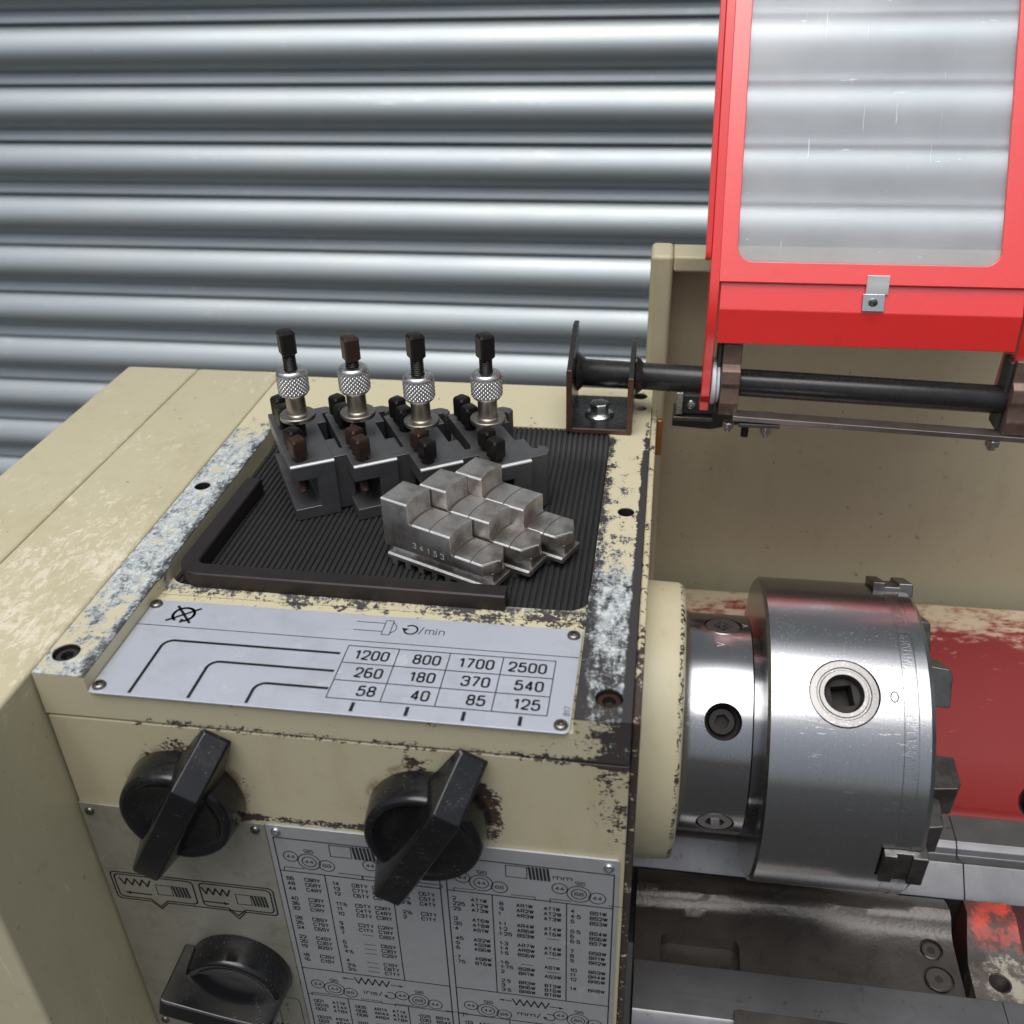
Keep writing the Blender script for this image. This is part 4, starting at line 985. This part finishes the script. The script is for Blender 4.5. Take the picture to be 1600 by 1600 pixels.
# ================================================================== CHUCK GUARD (hinged, raised)
def build_guard():
    t = thing("chuck_guard", "raised red chuck guard with clear scratched window on a black pivot tube", "chuck guard", (120, 283, 25))
    TA = math.radians(29); ps, pc = math.sin(TA), math.cos(TA)
    O = Vector((0, 283.0, 101.5))
    def fr(x, s, d): return (x, O.y + s*ps - d*pc, O.z + s*pc + d*ps)      # x, distance up the sheet, distance towards the viewer
    FM = Matrix(((1, 0, 0, 0), (0, ps, -pc, O.y), (0, pc, ps, O.z), (0, 0, 0, 1)))   # local (x, s, d)
    # frame sheet with the window cut out
    mb = MB(); mb.prism([(30.5, -11.5), (209, -11.5), (209, 262), (30.5, 262)], 'z', -1.2, 1.2, 0, FM)
    frm = mb.build("window_frame", M['red'], t, smooth=False); part_loc(frm, t)
    c = MB(); c.prism(rrect(44.6, 190.6, .5, 248, 9, 8), 'z', -9, 9, 0, FM); cut(frm, c); finish(frm, bevel=.5, ang=40)
    mb = MB(); mb.prism(rrect(38, 197, -6, 255, 3, 4), 'z', -4.2, -1.4, 0, FM); mb.build("window_pane", M['poly'], t, smooth=False)
    # folded lower skirt: three facets
    prof = [(283 - 11.5*ps + 1.2, 101.5 - 11.5*pc - .4), (271.6, 76.9), (270.0, 56.2), (272.4, 56.0), (274.4, 76.4), (281.0, 92.0)]
    mb = MB(); mb.prism(prof, 'x', 36.0, 205.5); mb.build("skirt", M['red'], t, bevel=.6, ang=15)
    # side cheeks: from the frame down to the pivot
    for x0, x1 in ((29.6, 35.2), (207.2, 212.6)):
        top = fr(0, 262, 1.6); low = fr(0, -11, 1.6); topb = fr(0, 262, -20); 
        poly = [(top[1], top[2]), (low[1], low[2]), (271.9, 76), (270.6, 58), (276.0, 38), (275.4, 28), (275.6, 18), (279.4, 13), (279, 6.8), (288, 6.0), (294, 14), (296, 26), (293, 60), (300, 88), (topb[1], topb[2])]
        mb = MB(); mb.prism(poly, 'x', x0, x1); mb.build("side_cheek", M['red'], t, bevel=.6, ang=30)
    # outer returned lip of the left cheek
    poly = [fr(0, 262, 3.4)[1:], fr(0, 6, 3.4)[1:], fr(0, 2, 1.4)[1:], fr(0, 2, -6)[1:], fr(0, 262, -6)[1:]]
    mb = MB(); mb.prism(poly, 'x', 26.2, 29.5); mb.build("edge_lip", M['red'], t, bevel=.5)
    # pivot tube
    A, B = Vector((-50.5, 288.5, 26.3)), Vector((262, 274.5, 22.6)); d = (B-A); L = d.length
    q = d.to_track_quat('Z', 'Y').to_matrix().to_4x4(); q.translation = A
    mb = MB(); mb.lathe([(8.2, 0), (8.6, .6), (8.6, L-.6), (8.2, L)], 'z', (0, 0, 0), 48, 0, q); mb.build("pivot_tube", M['black'], t, ang=50)
    def ax(x): k = (x - A.x)/d.x; return A + d*k
    def ringx(name, x0, x1, r, mat, seg=40):
        c = ax((x0+x1)/2); mb = MB(); mb.lathe([(8.7, x0), (r-.6, x0), (r, x0+.5), (r, x1-.5), (r-.6, x1), (8.7, x1)], 'x', (0, c.y, c.z), seg); return mb.build(name, mat, t, ang=50)
    ringx("nylon_washer", 35.6, 38.4, 14.6, M['nylon']); ringx("nylon_washer", 38.7, 40.6, 13.6, M['nylon'])
    ringx("nylon_washer", 222.4, 226, 14.6, M['nylon'])
    # brown clamp blocks with bolt lugs
    for x0, x1 in ((41, 52.6), (208.0, 221.6)):
        c = ax((x0+x1)/2)
        poly = [(c.y-8, c.z+28), (c.y-8.4, c.z+15), (c.y-12.6, c.z+12), (c.y-13.4, c.z+4), (c.y-12.2, c.z+1), (c.y-12.2, c.z-5), (c.y-13.2, c.z-9), (c.y-11, c.z-18), (c.y+9, c.z-18), (c.y+12, c.z+8), (c.y+5, c.z+28)]
        mb = MB(); mb.prism(poly, 'x', x0, x1); mb.build("clamp_block", M['brown'], t, bevel=.8, ang=20)
        mb = MB(); mb.box(x0-3.0, x0-.2, c.y-6, c.y+8, c.z-17, c.z+26.5); mb.build("clamp_plate", M['darkgrey'], t, bevel=.8)
    # link bar under the tube
    A2, B2 = Vector((50, 272.5, 7.6)), Vector((222, 268.5, 3.0)); d2 = B2-A2
    mb = MB(); q2 = d2.to_track_quat('X', 'Z').to_matrix().to_4x4(); q2.translation = A2
    mb.box(0, d2.length, -5, 5, -1.7, 1.7, 0, q2); mb.build("link_bar", M['brown2'], t, bevel=.4)
    mb = MB(); mb.box(54, 79, 267, 279, 2.0, 4.6); mb.build("link_plate", M['darkgrey'], t, bevel=.5)
    for x, y, z, r, h, mt in ((71.5, 272, 2.0, 4.2, 5.4, M['zinc']), (205, 268, 1.4, 4.6, 4.8, M['zinc']), (48, 273, 3.0, 3.8, 4.4, M['zinc'])):
        mb = MB(); mb.prism(ngon(6, r, (x, y), .25), 'z', z-h, z-.1); nn = mb.build("nut", mt, t, bevel=.7, ang=50)
        mb = MB(); mb.lathe([(r*.55, z-h-2.2), (r*.55, z-h)], 'z', (x, y, 0), 16); mb.build("stud_end", mt, t)
    mb = MB(); mb.lathe([(2.4, -6), (2.4, 2)], 'z', (58.5, 272, 0), 16); mb.build("stud_end", M['oxide_screw'], t)
    # latch clip on the skirt
    pa, pb = Vector((277.9, 91.0)), Vector((271.6, 76.9)); dn = (pb-pa).normalized(); nn = Vector((-abs(dn.y), -dn.x if dn.x > 0 else dn.x*-1)).normalized()
    nn = Vector((dn.y, -dn.x)); nn = nn if nn.x < 0 else -nn
    def onA(t_, o_): q = pa + (pb-pa)*t_ + nn*o_; return (q.x, q.y)
    mb = MB(); mb.prism([onA(.30, .3), onA(.95, .3), onA(.95, 1.5), onA(.30, 1.5)], 'x', 116.8, 129.2)
    clip = mb.build("latch_clip", M['zinc'], t, bevel=.4); part_loc(clip, t)
    mb = MB(); mb.prism([onA(.02, .3), onA(.32, .3), onA(.32, 1.3), onA(.05, 2.6), (276.0, 94.0), (276.6, 97.6), (278.2, 97.2), (277.6, 93.4)], 'x', 118.2, 130.6); mb.build("clip_hook", M['bare'], clip, bevel=.3)
    q = onA(.62, 1.5); mb = MB(); mb.lathe([(2.6, .5), (2.6, -.6), (1.6, -1.3), (.1, -1.4)], 'y', (122.6, q[0], q[1]), 20); mb.build("rivet", M['screw'], clip)
M['brown2'] = mat_simple("streaked_link_bar", (0.34, 0.32, 0.31), .8, .35, .2, .06, .2, col2=(0.13, 0.085, 0.065))
build_guard()

def build_bracket():
    t = thing("pivot_bracket", "black folded steel bracket bolted on the rear corner of the headstock lid", "bracket", (-32, 275, 0))
    mb = MB(); mb.box(-52, -12.2, 254, 303, .15, 3.2); 
    b = mb.build("base_plate", M['black'], t, bevel=.5); part_loc(b, t)
    for nm, x0, x1, poly in (("left_cheek", -52.4, -49.2, [(253.6, .3), (303, .3), (303, 55.5), (292, 56.5), (253.6, 42)]), ("right_cheek", -14.9, -11.8, [(253.6, .3), (303, .3), (303, 45), (292, 45.5), (283, 44.6), (253.6, 38)])):
        mb = MB(); mb.prism(poly, 'x', x0, x1); mb.build("cheek_plate", M['black'], t, bevel=.5, ang=30)
    mb = MB(); mb.box(-52.6, -49.0, 253.0, 253.5, 1.2, 42); mb.box(-15.1, -11.6, 253.0, 253.5, 1.2, 38); mb.box(-50.5, -13.5, 253.2, 253.7, .1, 3.0); mb.build("cut_edge", M['copper_edge'], t, bevel=.2)
    # flanged hex bolt
    z = 3.3; cx, cy = -33.2, 274.6
    mb = MB(); mb.lathe([(9.3, z), (9.3, z+.8), (8.6, z+1.5), (5.2, z+2.4)], 'z', (cx, cy, 0), 36)
    bo = mb.build("flange_bolt", M['zinc'], t); part_loc(bo, t)
    mb = MB(); mb.prism(ngon(6, 6.4, (cx, cy), .35), 'z', z+1.8, z+8.6); mb.build("hex_head", M['zinc'], bo, bevel=.9, ang=50)
    # weld beads where the tube meets the cheeks
    for x, yz in ((-48.6, (288.4, 26.2)), (-11.2, (286.8, 25.8))):
        mb = MB(); sg = 28; prof = []
        vs = []; fs = []
        for k in range(sg):
            a = 2*PI*k/sg; wob = random.uniform(-.7, .9)
            for r, h in ((8.4, 4.2+wob), (10.4+wob*.6, 2.6), (12.4+wob, 0)):
                vs.append((x+h, yz[0]+r*math.cos(a), yz[1]+r*math.sin(a)))
        for k in range(sg):
            n2 = (k+1) % sg
            for j in range(2): fs.append((k*3+j, n2*3+j, n2*3+j+1, k*3+j+1))
        mb.add(vs, fs); mb.build("weld_bead", M['black'], t, ang=80)
build_bracket()

def build_switch():
    t = thing("limit_switch", "dark steel interlock switch box under the red guard pivot", "switch", (30, 318, -12))
    mb = MB(); mb.box(15.5, 20, 306, 322, -9.5, 6); b = mb.build("switch_body", M['zinc'], t, bevel=.5); part_loc(b, t)
    mb = MB(); mb.box(20.1, 46, 309, 324, -10.5, 3); mb.build("switch_case", M['darkgrey'], t, bevel=.8)
    mb = MB(); mb.box(14, 40, 304, 325, -13.4, -10.6); mb.build("mounting_plate", M['screw'], t, bevel=.4)
    mb = MB(); mb.prism([(14, -13.5), (82, -13.5), (80, -17), (56, -22), (40, -26), (14, -24.5)], 'y', 318, 324); mb.build("mounting_arm", M['darkgrey'], t, bevel=.5)
    small_screw(b, (25.6, 309, -3.4), 'y', 3.2, 1.4, mat=M['zinc'])
build_switch()
mb = MB(); mb.box(3.6, 7.6, 292, 296, -34, -8)
o = mb.build("brass_pin", M['brass'], None, bevel=.8); o['label'] = "short brass coloured pin standing beside the headstock corner"; o['category'] = "pin"

# ================================================================== RIBBED MAT
def build_mat():
    x0, x1, y0, y1 = -239.5, -25.0, 82.6, 258.6
    n = 66; p = (x1-x0)/n
    ys = [y0, 120, 180, 228, 236, 242, 248, 253, y1]
    def zt(y): 
        k = min(1, max(0, (y-230)/24)); k = k*k*(3-2*k); return -8.9 + 8.6*k
    cs = []
    for i in range(n):
        a = x0 + i*p; cs += [(a, -1.1), (a+p*.16, -.1), (a+p*.32, 0), (a+p*.58, 0), (a+p*.74, -.1), (a+p*.88, -1.1)]
    cs.append((x1, -1.1))
    vs = []; m = len(cs)
    for y in ys: vs += [(x, y, zt(y)+h) for x, h in cs]
    b0 = len(vs)
    for y in ys: vs += [(x0, y, zt(y)-2.6), (x1, y, zt(y)-2.6)]
    fs = []
    for j in range(len(ys)-1):
        for i in range(m-1): fs.append((j*m+i, j*m+i+1, (j+1)*m+i+1, (j+1)*m+i))
        a = b0+2*j; fs.append((a, a+2, a+3, a+1)); fs.append((j*m, (j+1)*m, a+2, a)); fs.append((j*m+m-1, a+1, a+3, (j+1)*m+m-1))
    fs.append((b0, b0+1) + tuple(m-1-i for i in range(m))); L = len(ys)-1
    fs.append((b0+2*L+1, b0+2*L) + tuple(L*m+i for i in range(m)))
    mb = MB(); mb.add(vs, fs)
    ob = mb.build("rubber_mat", M['rubber'], None, ang=25)
    ob['label'] = "black ribbed rubber mat lying in the tray on top of the headstock"; ob['category'] = "mat"
build_mat()
MATZ = -8.9

# ================================================================== TOOL HOLDERS
def build_holder():
    t = thing("tool_holder", "", "tool holder", (0, 0, 0), 0, "quick change tool holders on the rubber mat", local=True)
    # local: x = width (0 = open side), y = length (0 = front), z = height, front left bottom corner at the origin
    H, Lh, Wd = 34.2, 73.0, 25.0
    mb = MB()
    sec = [(0, 0), (Wd, 0), (Wd, H), (0, H), (0, 24.6), (14.2, 24.6), (14.2, 7.0), (0, 7.0)]       # C section seen from the front
    mb.prism(sec, 'y', 0, Lh)
    bo = mb.build("body", M['oxide'], t, bevel=.5, ang=40); PLOC[bo.name] = Vector()
    # bright ground front edge
    mb = MB(); mb.prism([(-.12, H-1.2), (-.12, H-.5), (.35, H+.12), (1.3, H+.12), (1.3, H-1.2)], 'x', 0.4, Wd-.3)
    mb.build("ground_edge", M['bare'], bo, smooth=False)
    # dovetail side: two hooked lips at the ends
    for poly in ([(Wd-.5, 3.5), (35, 3.5), (38.5, 7.5), (38.5, 12.5), (34.0, 16.0), (34.0, 13.0), (30.5, 13.0), (30.5, 26), (Wd-.5, 26)],
                 [(Wd-.5, 49), (30.5, 49), (30.5, 62), (34, 62), (34, 58.5), (38.5, 62.5), (38.5, 66), (35, 70), (Wd-.5, 70)]):
        mb = MB(); mb.prism(poly, 'z', 0.6, H-.3); mb.build("dovetail_lip", M['oxide'], t, bevel=.4, ang=30)
    def head(x, y, z0, s, h, mat, rot, name, parent):
        mb = MB(); r = s*.5; c = [(r-.9, r), (r, r-.9)]
        poly = []
        for sx, sy in ((1, 1), (-1, 1), (-1, -1), (1, -1)):
            pr = [(sx*(r-1.0), sy*r), (sx*r, sy*(r-1.0))]
            if sx*sy > 0: pr = pr[::-1]
            poly += pr
        cr, sr = math.cos(rot), math.sin(rot)
        pol = lambda k: [((a*cr-b*sr)*k + x, (a*sr+b*cr)*k + y) for a, b in poly]
        n = 8; vs = []
        for k, z in ((.80, z0), (1, z0+1.0), (1, z0+h-1.6), (.82, z0+h-.3), (.55, z0+h)): vs += [(a, b, z) for a, b in pol(k)]
        fs = [tuple(range(n))[::-1], tuple(range(4*n, 5*n))]
        for i in range(4):
            for j in range(n): fs.append((i*n+j, i*n+(j+1) % n, (i+1)*n+(j+1) % n, (i+1)*n+j))
        mb.add(vs, fs); return mb.build(name, mat, parent, ang=30)
    for i, (y, hh, mt, ro) in enumerate(((7.6, 11.5, M['oxide_brown'], .3), (22.0, 10.5, M['oxide_screw'], .5), (50.0, 12.5, M['oxide_screw'], .2), (63.5, 12.5, M['oxide_screw'], .45))):
        mb = MB(); pr = []
        z = H + 2.0
        mb.lathe([(3.4, H-.5), (3.4, z+.4)], 'z', (6.9, y, 0), 16)
        k = 24.4
        pr = [(2.9, 24.7)]
        while k > 15.5: pr += [(3.2, k), (2.7, k-.55)]; k -= 1.1
        pr += [(2.4, 15.0), (1.6, 13.4)]
        mb.lathe(pr, 'z', (6.9, y, 0), 16)
        sc = mb.build("clamp_screw", mt, t, ang=25); PLOC[sc.name] = Vector()
        head(6.9, y, z, 8.2, hh, mt, ro, "square_head", sc)
    # height stud with knurled nut
    cx, cy = 13.2, 36.5
    mb = MB(); pr = [(3.7, H-.5)]; k = H
    while k < H + 50: pr += [(3.75, k), (3.2, k+.6)]; k += 1.2
    mb.lathe(pr, 'z', (cx, cy, 0), 20); st = mb.build("height_stud", M['oxide_screw'], t, ang=20); PLOC[st.name] = Vector()
    zc = H + 13.5
    mb = MB(); mb.lathe([(3.9, zc), (9.8, zc), (10.1, zc+.5), (10.1, zc+2.3), (9.7, zc+2.8), (6.2, zc+2.9), (5.6, zc+3.6), (5.5, zc+14), (6.5, zc+15.5), (3.9, zc+16)], 'z', (cx, cy, 0), 48)
    co = mb.build("nut_sleeve", M['stem'], t, ang=35); PLOC[co.name] = Vector()
    # knurl
    z0 = zc + 14.6; hz = 15.6; nu, nv, teeth = 198, 56, 22
    vs = []; fs = []
    tri = lambda a: abs((a % 1.0)*2 - 1)
    for j in range(nv+1):
        v = j/nv; z = z0 + v*hz
        base = 8.5
        ed = min(v, 1-v)*hz
        if ed < 2.6: base = 8.5 - 2.4*(1 - math.sqrt(max(0, 1 - ((2.6-ed)/2.6)**2)))
        kd = max(0, min(1, (ed-1.7)/.8))
        if v > .5: kd = max(0, min(1, (ed-2.6)/.8))
        for i in range(nu):
            u = i/nu
            p = tri(u*teeth + v*hz/(2*PI*8.5/teeth)); q = tri(u*teeth - v*hz/(2*PI*8.5/teeth))
            dsp = .95*(min(1, 1.9*p)*min(1, 1.9*q)) - .55
            r = base + dsp*kd; a = 2*PI*u
            vs.append((cx + r*math.cos(a), cy + r*math.sin(a), z))
    for j in range(nv):
        for i in range(nu): fs.append((j*nu+i, j*nu+(i+1) % nu, (j+1)*nu+(i+1) % nu, (j+1)*nu+i))
    b = len(vs); 
    for rr, zz in ((3.9, z0+hz+.1), (3.9, z0)):
        vs += [(cx+rr*math.cos(2*PI*i/nu), cy+rr*math.sin(2*PI*i/nu), zz) for i in range(nu)]
    for i in range(nu):
        n2 = (i+1) % nu; fs.append((nv*nu+i, nv*nu+n2, b+n2, b+i)); fs.append((n2, i, b+nu+i, b+nu+n2))
    mb = MB(); mb.add(vs, fs); kn = mb.build("knurled_nut", M['knurl'], t, ang=65)
    hd = head(cx, cy, 0, 8.6, 14.0, M['oxide_screw'], .1, "stud_head", t)
    return t, hd, st, kn, co
h0, *_r = build_holder()
HR = math.radians(29.5)
specs = [((-193.2, 147.6), 29.5, -2.0, 84.5, M['oxide_screw'], .5, "leftmost tool holder, nearest the bent square bar"),
         ((-158.6, 152.0), 29.8, -1.0, 80.5, M['oxide_brown'], .9, "second tool holder from the left, browned stud head"),
         ((-121.4, 152.4), 30.5, -4.5, 83.0, M['oxide_screw'], .2, "third tool holder from the left, partly behind the loose jaws"),
         ((-84.4, 157.6), 30.0, -4.0, 82.0, M['oxide_screw'], .6, "rightmost tool holder, its front partly hidden by the loose jaws")]
for i, ((px, py), deg, nutdz, hz, hm, hrot, lab) in enumerate(specs):
    o = h0 if i == 0 else copy_tree(h0)
    o.location = Vector((px, py, MATZ+.05))*S; o.rotation_euler = (0, 0, math.radians(deg))
    o['label'] = "black " + lab
    for ch in o.children:
        nm = ch.name.split('.')[0]
        if nm in ('nut_sleeve', 'knurled_nut'): ch.location.z = nutdz*S
        if nm == 'stud_head':
            ch.location.z = hz*S - 0
            ch.material_slots[0].link = 'OBJECT'; ch.material_slots[0].material = hm
h0['label'] = "black " + specs[0][6]
for o in [q for q in COL.objects if q.name.startswith('tool_holder')]:
    nr = {'tool_holder': 0}.get(o.name, int(o.name[-3:]) if '.' in o.name else 0)
    sc = sorted([c for c in o.children if c.name.startswith('clamp_screw')], key=lambda c: c.data.vertices[0].co.y)
    for j, c in enumerate(sc):
        mt = M['oxide_brown'] if (nr, j) in ((0, 0), (1, 0), (1, 1), (2, 1)) else M['oxide_screw']
        for q in [c] + list(c.children): q.material_slots[0].link = 'OBJECT'; q.material_slots[0].material = mt

# ================================================================== LOOSE JAWS
def build_jaw():
    t = thing("chuck_jaw", "", "chuck jaw", (0, 0, 0), 0, "loose hard jaws stacked side by side on the mat", local=True)
    # local x = along the jaw (tall end at 0), y = width towards the back, z up
    Wd = 19.4
    ol = [(0, 12, 0), (60.5, 12, 'tip'), (60.5, 18.8, 'tip'), (42.5, 18.8, -1.4), (42.2, 19.3, -1.4), (42.2, 29.0, -1.4), (17.1, 29.0, -1.4), (16.8, 29.5, -1.4), (16.8, 39.8, -1.4), (0, 39.8, 0)]
    n = 10; vs = []
    for k in range(n+1):
        y = Wd*k/n; u = 2*k/n - 1
        for x, z, bw in ol: vs.append((x + (5.5*min(1, (1-abs(u))*1.15) if bw == 'tip' else bw*(1-u*u)), y, z))
    m = len(ol); fs = [tuple(range(m)), tuple(range(n*m, n*m+m))[::-1]]
    for k in range(n):
        for j in range(m): fs.append((k*m+j, k*m+(j+1) % m, (k+1)*m+(j+1) % m, (k+1)*m+j))
    mb = MB(); mb.add(vs, fs); b = mb.build("body", M['jaw'], t, bevel=.28, ang=40); PLOC[b.name] = Vector()
    def arcline(nm, x, z, w, zb, h):
        m2 = MB(); f = lambda xx: [(xx - 1.4*(1-(2*k/8-1)**2), .15 + (Wd-.3)*k/8) for k in range(9)]
        m2.prism(f(x) + f(x+w)[::-1], 'z', z-zb, z+h); m2.build(nm, M['jaw_dark'], b, smooth=False)
    for x, z in ((17.0, 29.0), (42.4, 18.8)): arcline("step_groove", x, z, 1.7, .4, .12)
    for x, z in ((29.5, 29.0), (53.6, 18.8)): arcline("scribed_line", x, z, .45, .2, .06)
    m2 = MB()
    for x0, x1, z in ((.4, 16.5, 39.8), (19.0, 29.3, 29.0), (30.1, 41.9, 29.0), (44.4, 53.4, 18.8), (54.2, 60.3, 18.8)):
        m2.prism([(-.10, z-.8), (-.10, z-.35), (.35, z+.10), (.8, z+.1), (.8, z-.8)], 'x', x0, x1)
    m2.build("bright_edge", M['bare'], b, smooth=False)
    m2 = MB(); m2.add([(60.55, -.1, 18.15), (65.95, 8.4, 18.15), (65.6, 8.8, 18.9), (60.1, .45, 18.9)], [(0, 1, 2, 3)]); m2.build("bright_edge", M['bare'], b, smooth=False)
    # waist (guide groove), foot flange, scroll teeth
    mb = MB(); mb.box(1.0, 64.0, 4.2, 15.2, 5.5, 12.2); mb.build("waist", M['jaw'], t, bevel=.3)
    mb = MB(); mb.box(.6, 65.0, .4, 19.0, 3.4, 6.6); fl = mb.build("foot_flange", M['jaw'], t, bevel=.5); PLOC[fl.name] = Vector()
    m2 = MB(); m2.prism([(.30, 5.6), (.30, 6.1), (.9, 6.7), (1.5, 6.7), (1.5, 5.6)], 'x', 1.2, 64.4); m2.build("bright_edge", M['bare'], fl, smooth=False)
    for i in range(7):
        x = 3.2 + i*8.4
        mb = MB(); mb.prism([(x, .7), (x+3.4, .7), (x+4.0, 9.7), (x+3.4, 18.6), (x, 18.6), (x+.6, 9.7)], 'z', .0, 3.5); mb.build("scroll_tooth", M['jaw'], t, bevel=.25, ang=30)
    return t
M['jaw_dark'] = mat_simple("grimy_groove", (0.10, 0.08, 0.065), .4, .6, .2, .3, .2)
j0 = build_jaw()
jaws = [((-132.8, 113.4), "front loose chuck jaw, stamped with a number on its side"), ((-116.0, 128.2), "middle loose chuck jaw of the three stepped jaws on the mat"), ((-100.2, 143.0), "rear loose chuck jaw, farthest back and to the right of the three")]
for i, ((px, py), lab) in enumerate(jaws):
    o = j0 if i == 0 else copy_tree(j0)
    o.location = Vector((px, py, MATZ+.05))*S; o.rotation_euler = (0, 0, math.radians(-23.5 + (.0, .6, -.5)[i]))
    o['label'] = lab
# stamped number on the front jaw
k = Ink((0, -.07, 0), (1, 0, 0), (0, 0, 1), (0, -1, 0))
for i, ch in enumerate("34153"): k.text(ch, 19.5 + i*4.3, 17.0 - i*.25, 4.0, 'C', .9)
num = k.mb.build("stamped_number", M['bare'], j0, smooth=False, weld=False, off=Vector())

# ================================================================== BENT SQUARE BAR
def build_bar():
    w = 9.6; h = w/2
    path = []
    P0, P1, P2 = Vector((-228.6, 176)), Vector((-230.6, 84.6)), Vector((-64.6, 82.6))
    r = 9.0
    path.append(P0); 
    c = Vector((P1.x + r, P1.y + r - .2))
    path.append(Vector((P1.x, c.y+6)))
    for k in range(0, 9): a = math.radians(180 + 90*k/8); path.append(Vector((c.x + r*math.cos(a), c.y + r*math.sin(a))))
    path.append(P2)
    vs = []; fs = []; ch = .7
    for i, p in enumerate(path):
        d = ((path[i+1]-p) if i == 0 else (p-path[i-1]) if i == len(path)-1 else (path[i+1]-path[i-1])).normalized(); n = Vector((-d.y, d.x))
        z0 = MATZ + .1; z1 = z0 + w
        sec = [(-h+ch, z0), (h-ch, z0), (h, z0+ch), (h, z1-ch), (h-ch, z1), (-h+ch, z1), (-h, z1-ch), (-h, z0+ch)]
        vs += [(p.x+n.x*a, p.y+n.y*a, z) for a, z in sec]
    m = 8; L = len(path)
    for i in range(L-1):
        for j in range(m): fs.append((i*m+j, i*m+(j+1) % m, (i+1)*m+(j+1) % m, (i+1)*m+j))
    fs.append(tuple(range(m))[::-1]); fs.append(tuple((L-1)*m+j for j in range(m)))
    mb = MB(); mb.add(vs, fs); o = mb.build("square_bar", M['bar'], None, ang=25)
    o['label'] = "dark square steel bar bent to an L along the mat's front edge"; o['category'] = "bar"
build_bar()

# ================================================================== handle end at the right edge
mb = MB(); mb.lathe([(.5, 0), (5, .8), (8, 3), (9.4, 7), (9.4, 12), (8, 16), (5, 18.6), (3, 19.2), (3, 60)], 'x', (0, 0, 0), 32)
for i, v in enumerate(mb.v): mb.v[i] = (v[0]+214.2, v[1]+118, v[2]-147)
o = mb.build("lever_knob", M['plastic'], None, ang=50); o['label'] = "black knob end just showing at the right edge above the bed"; o['category'] = "knob"
